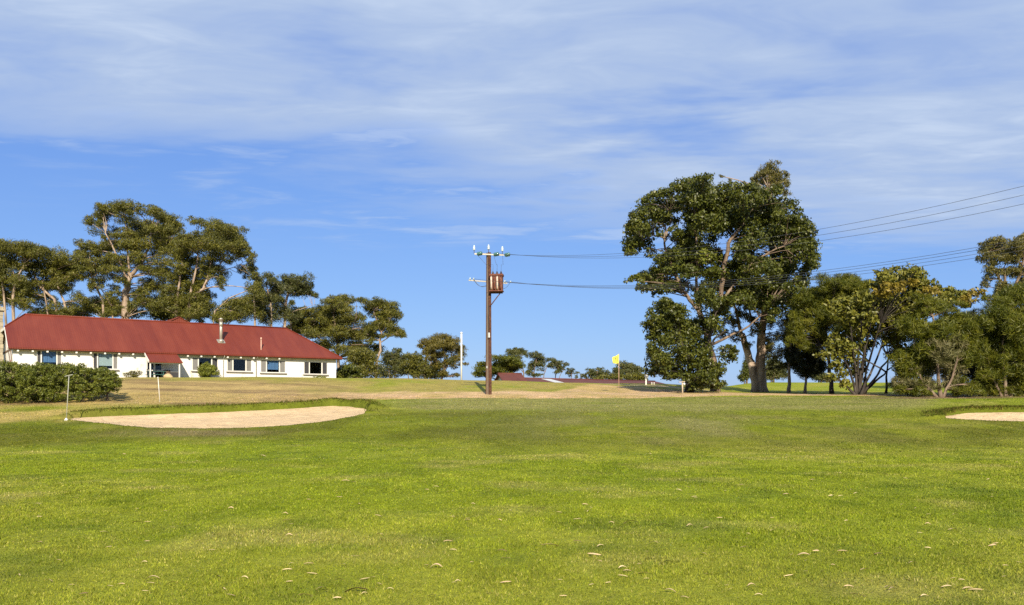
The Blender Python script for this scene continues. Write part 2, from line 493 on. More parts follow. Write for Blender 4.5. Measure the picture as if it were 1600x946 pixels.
def _pchip_slopes(x, y):
    h = np.diff(x); d = np.diff(y) / h
    m = np.zeros_like(y)
    for i in range(1, len(x) - 1):
        if d[i - 1] * d[i] > 0:
            w1 = 2 * h[i] + h[i - 1]; w2 = h[i] + 2 * h[i - 1]
            m[i] = (w1 + w2) / (w1 / d[i - 1] + w2 / d[i])
    return m


HSL = np.array([_pchip_slopes(YK, r) for r in HTAB])


def base_h(X, Y):
    X = np.asarray(X, float); Y = np.asarray(Y, float)
    X, Y = np.broadcast_arrays(X, Y)
    px = 800 + FPX * X / np.maximum(Y, 12.0)
    px = np.clip(px, HCX[0], HCX[-1])
    ci = np.clip(np.searchsorted(HCX, px, side='right') - 1, 0, len(HCX) - 2)
    cf = (px - HCX[ci]) / (HCX[ci + 1] - HCX[ci]); cf = cf * cf * (3 - 2 * cf)
    Yc = np.clip(Y, YK[0], YK[-1])
    yi = np.clip(np.searchsorted(YK, Yc, side='right') - 1, 0, len(YK) - 2)
    hh = YK[yi + 1] - YK[yi]; t = (Yc - YK[yi]) / hh

    def col(c):
        a = HTAB[c, yi]; b_ = HTAB[c, yi + 1]; ma = HSL[c, yi] * hh; mb = HSL[c, yi + 1] * hh
        t2 = t * t; t3 = t2 * t
        return a * (2 * t3 - 3 * t2 + 1) + ma * (t3 - 2 * t2 + t) + b_ * (3 * t2 - 2 * t3) + mb * (t3 - t2)
    h = col(ci) * (1 - cf) + col(ci + 1) * cf
    und = 0.055 * fbm(X / 9.0 + 3.3, Y / 6.0 + 1.2, 3, 3) * sst(2, 16, Y) * (1 - sst(120, 300, Y))
    return h + und


def pix_ground(px, py, Y0=8.0, Y1=75.0):
    """where the sight line through (px, py) first meets the ground"""
    Ys = np.linspace(Y0, Y1, 900)
    rows = YH - FPX * (base_h((px - 800) * Ys / FPX, Ys) - ZC) / Ys
    k = np.argmax(rows <= py) if (rows <= py).any() else len(Ys) - 1
    return np.array(((px - 800) * Ys[k] / FPX, Ys[k]))


def smooth_loop(pts, n=12):
    pts = np.array(pts); out = []
    m = len(pts)
    for i in range(m):
        p0, p1, p2, p3 = pts[i - 1], pts[i], pts[(i + 1) % m], pts[(i + 2) % m]
        for k in range(n):
            t = k / n
            out.append(0.5 * ((2 * p1) + (-p0 + p2) * t + (2 * p0 - 5 * p1 + 4 * p2 - p3) * t * t + (-p0 + 3 * p1 - 3 * p2 + p3) * t ** 3))
    return np.array(out)


BUNK = []
for outline in (
    [(108, 655.5), (150, 661), (200, 667), (260, 670), (340, 670.5), (420, 668), (480, 663), (535, 655), (578, 644),
     (565, 638), (520, 635), (470, 638), (400, 642), (330, 645), (250, 648), (170, 651)],
    [(1472, 653), (1520, 657), (1600, 660), (1680, 661), (1760, 657), (1770, 650), (1700, 645), (1620, 644.5), (1560, 645), (1505, 646.5)],
):
    P = smooth_loop([pix_ground(a, b_) for a, b_ in outline], 10)
    ang = np.arange(len(P))
    ctr = P.mean(0)
    dirs = (P - ctr) / np.linalg.norm(P - ctr, axis=1)[:, None]
    P = P + dirs * (0.10 * vnoise(P[:, 0] * 2.1, P[:, 1] * 2.1, 5) + 0.05 * vnoise(P[:, 0] * 6, P[:, 1] * 6, 8))[:, None]
    BUNK.append(P)


def poly_sd(P, X, Y):
    """signed distance (inside negative) and y of the outward direction at the nearest edge"""
    X = X.ravel(); Y = Y.ravel()
    best = np.full(X.shape, 1e9); ny = np.zeros(X.shape); ins = np.zeros(X.shape, bool)
    area = 0.5 * np.sum(P[:, 0] * np.roll(P[:, 1], -1) - np.roll(P[:, 0], -1) * P[:, 1])
    sg = 1.0 if area > 0 else -1.0
    for i in range(len(P)):
        a = P[i]; b_ = P[(i + 1) % len(P)]; d = b_ - a; L2 = d @ d + 1e-12
        t = np.clip(((X - a[0]) * d[0] + (Y - a[1]) * d[1]) / L2, 0, 1)
        dist = np.hypot(X - a[0] - t * d[0], Y - a[1] - t * d[1])
        k = dist < best
        best = np.where(k, dist, best)
        ny = np.where(k, -sg * d[0] / math.sqrt(L2), ny)
        c = ((a[1] > Y) != (b_[1] > Y)) & (X < (b_[0] - a[0]) * (Y - a[1]) / (b_[1] - a[1] + 1e-12) + a[0])
        ins ^= c
    return np.where(ins, -best, best), ny


def bunker_fields(X, Y):
    shp = np.shape(X)
    X = np.asarray(X, float).ravel(); Y = np.asarray(Y, float).ravel()
    sd = np.full(X.shape, 99.0); back = np.zeros(X.shape)
    for P in BUNK:
        lo = P.min(0) - 4; hi = P.max(0) + 4
        k = (X > lo[0]) & (X < hi[0]) & (Y > lo[1]) & (Y < hi[1])
        if k.any():
            s, ny = poly_sd(P, X[k], Y[k])
            old = sd[k]; use = s < old
            sd[k] = np.where(use, s, old)
            back[k] = np.where(use, sst(-0.15, 0.55, ny), back[k])
    return sd.reshape(shp), back.reshape(shp)


def ground_h(X, Y, carve=True):
    h = base_h(X, Y)
    sd, back = bunker_fields(X, Y)
    o = np.maximum(sd, 0)
    h = h + np.where(X > 0, 0.20, 0.32) * back * np.exp(-(o / 1.4) ** 2) * (sd > -0.6) * (1 + 0.3 * vnoise(X * 0.5, Y * 0.5, 15))
    h = h + 0.03 * np.exp(-(o / 0.5) ** 2) * (sd > -0.6)
    if carve:
        h = h - 0.85 * sst(0.02, 0.34, -sd)
    return h


def g3(px, Y, dz=0.0):
    X = (px - 800) * Y / FPX
    return np.array((X, Y, float(ground_h(np.array([X]), np.array([Y]))[0]) + dz))


# ---- what the ground is made of, place by place (albedo)
C_FAIR = np.array((0.244, 0.294, 0.014)); C_FAIR2 = np.array((0.170, 0.228, 0.010)); C_YEL = np.array((0.330, 0.330, 0.040))
C_GREEN = np.array((0.275, 0.262, 0.080)); C_DEEP = np.array((0.098, 0.102, 0.005))
C_DRY = np.array((0.52, 0.38, 0.150)); C_DIRT = np.array((0.66, 0.455, 0.25)); C_BROWN = np.array((0.25, 0.165, 0.080))
C_BANK = np.array((0.36, 0.30, 0.075))


def mixc_(a, b_, f):
    return a + (b_ - a) * f[..., None]


def ground_col(X, Y):
    X = np.asarray(X, float); Y = np.asarray(Y, float)
    px = 800 + FPX * X / np.maximum(Y, 4.0)
    n1 = fbm(X / 2.6, Y / 4.0, 21, 4); n2 = fbm(X / 0.7, Y / 1.1, 31, 3); n3 = fbm(X / 9.0, Y / 7.0, 41, 3)
    c = np.broadcast_to(C_FAIR, X.shape + (3,)).copy()
    c = mixc_(c, C_FAIR2, np.clip(0.40 + 1.5 * n1 + 0.5 * n3, 0, 1) * 0.62)
    c = mixc_(c, C_YEL, np.clip(0.25 + 1.6 * n3 + 0.9 * n2, 0, 1) * 0.55)
    # thin straw-coloured wear, and small dark clumps of coarser grass
    wear = np.clip(2.6 * (fbm(X / 1.7 + 9, Y / 1.2, 121, 4) - 0.12), 0, 1)
    c = mixc_(c, np.array((0.40, 0.35, 0.10)), wear * 0.45)
    clv = np.clip(4.0 * (fbm(X / 0.9, Y / 0.7, 131, 3) - 0.22), 0, 1)
    c = mixc_(c, np.array((0.115, 0.165, 0.012)), clv * 0.55)
    # darker turf on the rise, left and centre
    deep = sst(25, 31, Y + 4 * n3) * (1 - sst(40, 47, Y + 2 * n1)) * (0.55 + 0.45 * np.clip(0.4 + 2.4 * n1, 0, 1))
    c = mixc_(c, C_DEEP, np.clip(deep, 0, 1) * 0.70)
    # the putting green
    grn = sst(40, 44.5, Y + 1.5 * n3) * (1 - sst(53.5, 54.5, Y + 0.5 * n3)) * sst(560, 680, px) * (1 - sst(1420, 1500, px))
    c = mixc_(c, C_GREEN * 1.0, grn * 0.9)
    c = mixc_(c, C_FAIR2 * 0.8 + C_DEEP * 0.2, grn * np.clip(0.1 + 2.0 * fbm(X / 5, Y / 1.6, 55, 3), 0, 1) * 0.5)
    # worn mown apron right of the middle
    ap = np.exp(-((px - 1080) / 260) ** 2) * sst(26, 32, Y) * (1 - sst(42, 46, Y))
    c = mixc_(c, C_GREEN, np.clip(ap * (0.4 + 1.5 * n1), 0, 1) * 0.8)
    # beyond the green: bank and lawn up to the houses
    bank = sst(55.5, 57, Y + 0.6 * n3)
    c = mixc_(c, mixc_(np.broadcast_to(C_BANK, c.shape), C_FAIR, np.clip(0.18 + 1.6 * n1, 0, 1) * 0.8), bank * (1 - 0.0 * n1))
    # bare dry track behind the green
    near = np.interp(px, [300, 420, 520, 640, 763, 900, 1000, 1080, 1180, 1300, 1450, 1520], [49, 50, 51.5, 52.5, 53, 53.5, 54, 54.5, 55.5, 56.5, 55.5, 53])
    far = np.interp(px, [300, 420, 520, 640, 763, 860, 930, 1000, 1080, 1180, 1300, 1450, 1520], [55, 57, 59, 60.5, 60.2, 63, 76, 72, 66, 64.0, 60, 58, 56.5])
    tr = sst(near - 0.5, near + 0.5, Y + 0.8 * n2 + 0.8 * n1) * (1 - sst(far - 1.6, far + 1.6, Y + 3.0 * n1)) * sst(330, 470, px) * (1 - sst(1480, 1540, px))
    c = mixc_(c, mixc_(np.broadcast_to(C_DIRT, c.shape), C_DRY, np.clip(0.4 + 1.8 * n1, 0, 1)), np.clip(tr * (1.0 + 0.5 * n2), 0, 1))
    # concrete-pale path crossing far right of the flag
    pth = np.exp(-((Y - np.interp(px, [900, 1000, 1080, 1200], [79, 76, 72, 68])) / 0.9) ** 2) * sst(900, 930, px) * (1 - sst(1120, 1180, px))
    c = mixc_(c, np.array((0.55, 0.43, 0.29)), np.clip(pth, 0, 1))
    # dry grass on the left, below the cottage and round the hedge
    dry = sst(44.5, 48.5, Y + 1.6 * n3 + 1.2 * n1) * (1 - sst(62, 68, Y + 4 * n1)) * (1 - sst(430, 620, px + 60 * n1))
    c = mixc_(c, mixc_(np.broadcast_to(C_DRY * 0.92, c.shape), C_BROWN, np.clip(0.35 + 2.0 * fbm(X / 6, Y / 1.3, 77, 4), 0, 1)), np.clip(dry, 0, 1) * 0.92)
    dl = sst(35, 38, Y + 3 * n1) * (1 - sst(110, 300, px + 80 * n1)) * (1 - bank)
    c = mixc_(c, np.array((0.52, 0.40, 0.12)), np.clip(dl * (0.75 + 1.6 * n1), 0, 1) * 0.85)
    # bright lawn far right behind the trees
    fr = sst(66, 72, Y + 2 * n1) * sst(1080, 1150, px)
    c = mixc_(c, mixc_(np.broadcast_to(C_FAIR, c.shape), C_YEL, np.clip(0.4 + 2 * n1, 0, 1)), fr)
    # dark brown ground under the right hand trees
    li = sst(51, 53, Y + 1.0 * n1) * (1 - sst(60, 66, Y + 2 * n1)) * sst(1310, 1400, px)
    c = mixc_(c, np.array((0.20, 0.14, 0.085)), np.clip(li * (0.75 + 0.9 * n1), 0, 1))
    # worn patch in front of the left bunker and scuffs
    w = np.exp(-((px - 290) / 110) ** 2 - ((Y - 32.0) / 1.3) ** 2)
    c = mixc_(c, np.array((0.27, 0.21, 0.095)), np.clip(w * (0.8 + 1.6 * n1), 0, 1) * 0.7)
    # longer grass of the bunker lips
    sd, back = bunker_fields(X, Y)
    lip = np.exp(-(np.maximum(sd, 0) / 0.9) ** 2) * np.clip(back, 0, 1)
    c = mixc_(c, np.array((0.125, 0.150, 0.014)), np.clip(lip, 0, 1) * 0.85)
    c = c * (1 + 0.16 * n2 + 0.05 * vnoise(X * 3, Y * 2, 9))[..., None]
    return np.clip(c * KA, 0.003, 0.9)


def steps(segs):
    out = []
    for a, b_, s in segs:
        out += list(np.arange(a, b_ - 1e-6, s))
    return np.array(out)


xs_pos = list(np.geomspace(46, 4000, 26))
XS = np.array(sorted(set(np.round(np.concatenate([
    -np.array(xs_pos), steps([(-46, -21, 0.5), (-21, -5.2, 0.16), (-5.2, 18.0, 0.4), (18.0, 31, 0.18), (31, 46, 0.5)]), np.array(xs_pos)]), 4))))
YS = np.concatenate([np.array([-400, -150, -70, -40, -25, -15, -8]), steps([(-4, 31.5, 0.5), (31.5, 46, 0.16), (46, 100, 0.4)]),
                     np.geomspace(100, 4000, 40)])
GX, GY = np.meshgrid(XS, YS)
GZ = ground_h(GX, GY)
nx, ny_ = len(XS), len(YS)
vco = np.stack([GX, GY, GZ], -1).reshape(-1, 3)
idx = np.arange(nx * ny_).reshape(ny_, nx)
quads = np.stack([idx[:-1, :-1], idx[:-1, 1:], idx[1:, 1:], idx[1:, :-1]], -1).reshape(-1, 4)
me = bpy.data.meshes.new('ground')
me.vertices.add(len(vco)); me.loops.add(quads.size); me.polygons.add(len(quads))
me.vertices.foreach_set('co', vco.reshape(-1).astype(np.float32))
me.loops.foreach_set('vertex_index', quads.reshape(-1).astype(np.int32))
me.polygons.foreach_set('loop_start', np.arange(0, quads.size, 4, dtype=np.int32))
me.polygons.foreach_set('loop_total', np.full(len(quads), 4, dtype=np.int32))
me.polygons.foreach_set('use_smooth', np.ones(len(quads), dtype=bool))
ca = me.attributes.new('gcol', 'FLOAT_COLOR', 'POINT')
cc = np.ones((len(vco), 4), np.float32); cc[:, :3] = ground_col(GX, GY).reshape(-1, 3)
ca.data.foreach_set('color', cc.reshape(-1))
me.update(calc_edges=True)

m, T, out = new_mat('turf')
at = T.n('ShaderNodeAttribute', attribute_name='gcol').outputs['Color']
ob = T.n('ShaderNodeTexCoord').outputs['Object']
st = T.n('ShaderNodeMapping', {'Vector': ob, 'Scale': (1.0, 0.55, 1.0)}).outputs[0]
f1 = T.noise(ob, 34.0, 3.0, 0.7)
f2 = T.noise(st, 7.0, 5.0, 0.7)
f3 = T.noise(st, 1.3, 5.0, 0.65)
k = T.math('ADD', T.math('ADD', T.math('MULTIPLY', f1, 0.9), T.math('MULTIPLY', f2, 0.75)), T.math('MULTIPLY', f3, 0.55))
k = T.remap(k, 0.72, 1.5, 0.52, 1.48, smooth=False)
c = T.mix(1.0, at, T.n('ShaderNodeCombineColor', {0: k, 1: k, 2: k}).outputs[0], 'MULTIPLY')
dryf = T.remap(T.noise(st, 16.0, 4.0, 0.7), 0.56, 0.74, 0.0, 0.42)
c = T.mix(dryf, c, T.mix(1.0, c, (1.5, 1.3, 1.6), 'MULTIPLY'))
bp = T.n('ShaderNodeBump', {'Height': T.math('ADD', f1, T.math('MULTIPLY', f2, 1.6)), 'Strength': 0.8, 'Distance': 0.05}).outputs[0]
b = T.n('ShaderNodeBsdfPrincipled', {'Base Color': c, 'Roughness': 0.9, 'Specular IOR Level': 0.12, 'Normal': bp})
T.t.links.new(b.outputs[0], out.inputs[0])
TURF = m
me.materials.append(TURF)
ground = bpy.data.objects.new('ground', me)
COL.objects.link(ground)
tag(ground, 'gently rising golf course turf with a dry track and banks', 'ground', kind='structure')

# ---- bunker sand
m, T, out = new_mat('sand')
ob = T.n('ShaderNodeTexCoord').outputs['Object']
s1 = T.noise(ob, 1.1, 6.0, 0.65); s2 = T.noise(ob, 5.5, 5.0, 0.7); s3 = T.noise(ob, 60.0, 2.0, 0.5)
c = T.ramp(s1, [(0.3, (0.50, 0.365, 0.210)), (0.52, (0.58, 0.430, 0.255)), (0.75, (0.62, 0.470, 0.29))])
c = T.mix(T.remap(s2, 0.64, 0.78, 0, 0.5), c, (0.34, 0.23, 0.125))
c = T.mix(T.remap(s3, 0.4, 0.7, 0, 0.12), c, (0.40, 0.29, 0.17))
s4 = T.noise(ob, 2.6, 3.0, 0.6, 0.8)
c = T.mix(T.remap(s4, 0.60, 0.68, 0, 0.5), c, (0.33, 0.225, 0.125))
hgt = T.math('ADD', T.math('MULTIPLY', s2, 1.4), T.math('MULTIPLY', s4, 1.2))
bp = T.n('ShaderNodeBump', {'Height': hgt, 'Strength': 0.7, 'Distance': 0.10}).outputs[0]
b = T.n('ShaderNodeBsdfPrincipled', {'Base Color': c, 'Roughness': 0.95, 'Specular IOR Level': 0.1, 'Normal': bp})
T.t.links.new(b.outputs[0], out.inputs[0])
SAND = m

SAND_INFO = [('pale sand filling the long bunker in front of the cottage', 1), ('pale sand filling the bunker at the right edge of the photo', 2)]
for P, (lab, sd_) in zip(BUNK, SAND_INFO):
    lo = P.min(0); hi = P.max(0)
    gx = np.arange(lo[0] - 0.1, hi[0] + 0.1, 0.13); gy = np.arange(lo[1] - 0.1, hi[1] + 0.1, 0.13)
    A, B = np.meshgrid(gx, gy)
    s, nyv = poly_sd(P, A, B); s = s.reshape(A.shape)
    Z = base_h(A, B) - 0.16 * sst(0.0, 1.6, -s) + 0.07 * fbm(A / 0.7, B / 0.7, 61, 3) * sst(0.0, 0.4, -s) + 0.02
    keep = s < 0.10
    ii = -np.ones(A.shape, int)
    vs = []; fs = []
    for j in range(A.shape[0] - 1):
        for i in range(A.shape[1] - 1):
            if keep[j, i] and keep[j, i + 1] and keep[j + 1, i] and keep[j + 1, i + 1]:
                q = []
                for (jj, i2) in ((j, i), (j, i + 1), (j + 1, i + 1), (j + 1, i)):
                    if ii[jj, i2] < 0:
                        ii[jj, i2] = len(vs); vs.append((A[jj, i2], B[jj, i2], Z[jj, i2]))
                    q.append(ii[jj, i2])
                fs.append(tuple(q))
    me = bpy.data.meshes.new('bunker_sand'); me.from_pydata(vs, [], fs)
    me.polygons.foreach_set('use_smooth', [True] * len(fs))
    me.materials.append(SAND)
    o = bpy.data.objects.new('bunker_sand', me); COL.objects.link(o)
    tag(o, lab, 'sand bunker', kind='structure')

# ------------------------------------------------------------------ grass blades
m, T, out = new_mat('grass_blade')
at = T.n('ShaderNodeAttribute', attribute_name='gcol').outputs['Color']
b = T.n('ShaderNodeBsdfPrincipled', {'Base Color': at, 'Roughness': 0.65, 'Specular IOR Level': 0.15})
tl = T.n('ShaderNodeBsdfTranslucent', {'Color': at})
mx = T.n('ShaderNodeMixShader', {0: 0.3, 1: b.outputs[0], 2: tl.outputs[0]})
T.t.links.new(mx.outputs[0], out.inputs[0])
BLADE = m


def blades(X, Y, Z, hgt, wid, lean, cols, bias=(0, 0)):
    n = len(X)
    a = rng.uniform(0, 2 * math.pi, n); la = rng.uniform(0, 2 * math.pi, n)
    h = hgt * rng.uniform(0.55, 1.25, n); w = wid * rng.uniform(0.7, 1.3, n); l = lean * rng.uniform(0.2, 1.2, n) * h
    v = np.zeros((n, 3, 3))
    v[:, 0, 0] = X - np.cos(a) * w / 2; v[:, 0, 1] = Y - np.sin(a) * w / 2; v[:, 0, 2] = Z - 0.004
    v[:, 1, 0] = X + np.cos(a) * w / 2; v[:, 1, 1] = Y + np.sin(a) * w / 2; v[:, 1, 2] = Z - 0.004
    v[:, 2, 0] = X + np.cos(la) * l + bias[0] * h; v[:, 2, 1] = Y + np.sin(la) * l + bias[1] * h; v[:, 2, 2] = Z + h
    return v


VS = []; CS = []
for (ya, yb, dens, hh, ww) in ((4.5, 9, 2300, 0.028, 0.011), (9, 14, 1250, 0.030, 0.016), (14, 22, 560, 0.032, 0.024), (22, 34, 200, 0.034, 0.036), (34, 56, 60, 0.036, 0.055)):
    n = int(dens * 0.72 * (yb * yb - ya * ya))
    Y = np.sqrt(rng.uniform(ya * ya, yb * yb, n)); X = rng.uniform(-0.72, 0.72, n) * Y
    sd, bk = bunker_fields(X, Y)
    k = sd > 0.12
    X, Y = X[k], Y[k]
    tuft = 0.75 + 0.6 * np.clip(fbm(X * 1.3, Y * 1.3, 91, 3), -0.6, 0.9)
    Z = ground_h(X, Y)
    c = ground_col(X, Y)
    r = rng.uniform(0, 1, len(X))
    c = c * (0.72 + 0.62 * rng.uniform(0, 1, len(X)))[:, None]
    fl_ = (ya + yb) / 24.0
    tone = vnoise(X * 9 / fl_, Y * 5 / fl_, 101) + 0.7 * vnoise(X * 22 / fl_, Y * 12 / fl_, 102)
    c = c * (1 + 0.20 * tone)[:, None]
    c = np.where((r > 0.91)[:, None], c * np.array((1.30, 1.12, 2.5)) + np.array((0.05, 0.045, 0.025)), c)
    c = np.where((r < 0.16)[:, None], c * np.array((0.55, 0.68, 0.6)), c)
    VS.append(blades(X, Y, Z, hh * tuft, ww, 0.9, c)); CS.append(c)
o = np_mesh('lawn_grass', np.concatenate(VS), 3, BLADE, colattr=np.concatenate(CS))
tag(o, 'short mown green grass blades covering the fairway', 'grass', kind='stuff')

# rough fringe hanging over the bunker lips
for P, lab in ((BUNK[0], 'rough grass fringe along the back lip of the long bunker'), (BUNK[1], 'rough grass fringe along the lip of the right bunker')):
    n = 80000
    lo = P.min(0) - 1.2; hi = P.max(0) + 1.6
    X = rng.uniform(lo[0], hi[0], n); Y = rng.uniform(lo[1], hi[1], n)
    sd, bk = bunker_fields(X, Y)
    k = (sd > -0.10) & (sd < 0.9) & (rng.uniform(0, 1, n) < (0.10 + 0.9 * bk) * np.exp(-np.maximum(sd, 0) / 0.45))
    X, Y, sd, bk = X[k], Y[k], sd[k], bk[k]
    Z = ground_h(X, Y)
    base = np.where((rng.uniform(0, 1, len(X)) > 0.28)[:, None], np.array((0.095, 0.118, 0.012)), np.array((0.22, 0.165, 0.05)))
    c = base * rng.uniform(0.55, 1.5, len(X))[:, None]
    v = blades(X, Y, Z, (0.05 + 0.09 * bk) * (0.6 + 0.9 * np.clip(vnoise(X * 2.2, Y * 2.2, 4), 0, 1)), 0.035, 1.1, c, bias=(0, -0.75))
    o = np_mesh('lip_grass', v, 3, BLADE, colattr=c)
    tag(o, lab, 'grass', kind='stuff')

#@@OBJECTS@@
# ------------------------------------------------------------------ the cottage
HL = np.array((-44.4, 74.0)); HR_ = np.array((-19.45, 92.0))
HLEN = float(np.linalg.norm(HR_ - HL))
HU = np.array([*(HR_ - HL) / HLEN, 0.0]); HV = np.array((-HU[1], HU[0], 0.0)); HZ = np.array((0, 0, 1.0))
AX = (HU, HV, HZ)
ZB, ZE, ZR, DEP = 3.2, 6.42, 9.88, 10.0        # foot of the walls, roof edge, ridge, depth of the house


def H(u, v, z):
    return np.array((HL[0], HL[1], 0.0)) + u * HU + v * HV + np.array((0, 0, z))


def u_at(px, v):
    """place along the front at setback v that the photo shows in column px"""
    t = (px - 800) / FPX
    a = H(0, v, 0)
    return (t * a[1] - a[0]) / (HU[0] - t * HU[1])


def z_at(px, py, v):
    p = H(u_at(px, v), v, 0)
    return ZC + (YH - py) * p[1] / FPX


def uv_iron(o, udir=HU, vdir=HV):
    me = o.data
    uvl = me.uv_layers.new(name='UVMap')
    for p in me.polygons:
        along_u = abs(np.dot(np.array(p.normal), udir)) < abs(np.dot(np.array(p.normal), vdir))
        for li in p.loop_indices:
            co = np.array(me.vertices[me.loops[li].vertex_index].co)
            a, c = np.dot(co, udir), np.dot(co, vdir)
            uvl.data[li].uv = (a, c) if along_u else (c, a)


cottage = empty('cottage', H(HLEN / 2, DEP / 2, ZB), 'long low white cottage with a red iron roof', 'house')
WT = 0.24
ZW = 6.55       # top of the front wall, just under the roof sheet
WINS = [  # outer px range, pane px range, top row, bottom row, left panel, right panel, curtain
    (57, 97, 64.5, 89, 547, 572, 'screen_dark', 'screen_grey', 'curtain_blue'),
    (145, 184.5, 152.5, 176.5, 551, 577, 'screen_dark', 'screen_grey', 'blind_white'),
    (300, 341, 310, 331, 558, 579.5, 'screen_grey', 'screen_dark', None),
    (354.6, 393.7, 364, 384.5, 560, 580.5, 'screen_grey', 'screen_grey', None),
    (407, 446.5, 416.5, 437, 562, 582.5, 'screen_grey', 'screen_grey', 'curtain_blue'),
    (474.7, 512, 483.5, 503.3, 565, 585, 'screen_dark', 'screen_dark', None),
]
DOOR = (u_at(229, 0), u_at(254, 0))
openings = []
for w in WINS:
    ua, ub = u_at(w[0], 0), u_at(w[1], 0)
    zt = min(z_at(w[0], w[4], 0), 6.28); zb = z_at(w[0], w[5], 0)
    openings.append((ua, ub, zb, zt))
openings.append((DOOR[0], DOOR[1], ZB + 0.45, 6.0))
wall = MB()
cur = 0.0
for (ua, ub, zb, zt) in sorted(openings):
    if ua > cur: wall.box(H((cur + ua) / 2, WT / 2, (ZB + ZW) / 2), (ua - cur, WT, ZW - ZB), AX)
    wall.box(H((ua + ub) / 2, WT / 2, (ZB + zb) / 2), (ub - ua, WT, zb - ZB), AX)
    wall.box(H((ua + ub) / 2, WT / 2, (zt + ZW) / 2), (ub - ua, WT, ZW - zt), AX)
    cur = ub
wall.box(H((cur + HLEN) / 2, WT / 2, (ZB + ZW) / 2), (HLEN - cur, WT, ZW - ZB), AX)
wall.box(H(HLEN - WT / 2, DEP / 2, (ZB + ZW) / 2), (WT, DEP - 2 * WT, ZW - ZB), AX)
wall.box(H(HLEN / 2, DEP - WT / 2, (ZB + ZW) / 2), (HLEN, WT, ZW - ZB), AX)
# gable wall on the left, up to the clipped top
gz = lambda v: ZE + (v + 0.5) * (ZR - ZE) / (DEP / 2 + 0.5) - 0.10
prof = [(WT, ZB), (WT, gz(WT)), (2.85, gz(2.85)), (DEP - 2.85, gz(2.85)), (DEP - WT, gz(WT)), (DEP - WT, ZB)]
vs = [H(0, a, z) for a, z in prof] + [H(WT, a, z) for a, z in prof]
n_ = len(prof)
wall.add(vs, [tuple(range(n_)), tuple(range(2 * n_ - 1, n_ - 1, -1))] + [(i, (i + 1) % n_, (i + 1) % n_ + n_, i + n_) for i in range(n_)])
wall.build('wall', MATS['white_render'], cottage)
fl = MB(); fl.box(H(HLEN / 2, DEP / 2, ZB + 0.3), (HLEN - 2 * WT, DEP - 2 * WT, 0.1), AX); fl.box(H(HLEN / 2, 4.2, (ZB + ZW) / 2), (HLEN - 2 * WT, 0.1, ZW - ZB - 0.8), AX)
fl.build('interior_partition', MATS['interior'], cottage)

# main roof: clipped gable on the left, hip on the right
U0, U1 = -0.40, HLEN + 0.50
UR0, UR1 = 1.40, u_at(447, DEP / 2)
VM = DEP / 2; VF, VB = -0.5, DEP + 0.5
vclip = 2.75; zclip = ZE + (vclip + 0.5) * (ZR - ZE) / (VM + 0.5)
roof = MB()
A = H(U0, VF, ZE); Bq = H(U1, VF, ZE); C1 = H(UR1, VM, ZR); C0 = H(UR0, VM, ZR); D0 = H(U0, vclip, zclip)
A2 = H(U0, VB, ZE); B2 = H(U1, VB, ZE); D2 = H(U0, DEP - vclip, zclip)
th = 0.07
roof.sheet([A, Bq, C1, C0, D0], th)
roof.sheet([A2, D2, C0, C1, B2], th)
roof.sheet([Bq, B2, C1], th)
roof.sheet([D0, C0, D2], th)
ro = roof.build('roof', MATS['red_iron'], cottage); uv_iron(ro)
cap = MB()
up = np.array((0, 0, 0.03))
cap.tube([C0 + up, C1 + up], 0.075, 8); cap.tube([C1 + up, Bq + up], 0.06, 7); cap.tube([C0 + up, D0 + up], 0.06, 7)
oc = cap.build('ridge_cap', MATS['red_iron'], ro); uv_iron(oc)
gut = MB()
gut.box(H((U0 + U1) / 2, VF - 0.055, ZE - 0.075), (U1 - U0, 0.11, 0.10), AX)
og = gut.build('gutter', MATS['red_iron'], ro); uv_iron(og)
fa = MB()
fa.box(H((U0 + U1) / 2, VF + 0.03, ZE - 0.17), (U1 - U0 - 0.06, 0.03, 0.10), AX)
fa.build('fascia', MATS['brown_timber'], ro)
# bargeboards on the clipped gable
bb = MB()
for (p, q) in ((A, D0), (D0, D2), (D2, A2)):
    d = q - p; L = np.linalg.norm(d); d /= L
    nrm = np.cross(HU, d)
    if nrm[2] < 0: nrm = -nrm
    bb.box((p + q) / 2 - nrm * 0.16 - HU * 0.02, (L, 0.04, 0.24), (d, HU, nrm))
bb.build('bargeboard', MATS['white_paint'], cottage)
br = MB()
for (va, za, vb, zb) in ((0.45, 5.2, 2.6, 6.9), (0.9, 4.5, 3.6, 6.2), (2.8, 7.4, 5.0, 7.4), (0.3, 6.35, 9.7, 6.35)):
    p, q = H(-0.03, va, za), H(-0.03, vb, zb); d = q - p; L = np.linalg.norm(d); d /= L
    br.box((p + q) / 2, (L, 0.05, 0.15), (d, HU, np.cross(d, HU)))
br.build('gable_timber', MATS['brown_timber'], cottage)
gd = MB(); gd.box(H(-0.03, 2.0, 4.95), (0.06, 0.7, 0.8), AX)
tag(gd.build('gable_shutter', MATS['brown_door'], cottage), 'brown shutter in the gable end')
# rafter tails along the eave
px = 28.0; tail = None
while px < 455:
    if not (222 < px < 274):
        u = u_at(px, -0.42)
        if tail is None:
            mb = MB(); mb.box((0, 0, 0), (0.15, 0.50, 0.13), AX)
            tail = mb.build('rafter_tail', MATS['white_paint'], cottage)
            t = tail
        else:
            t = tail.copy(); COL.objects.link(t)
        t.location = tuple(H(u, -0.26, ZE - 0.295))
    px += 23.4 - 4.2 * (px / 500)

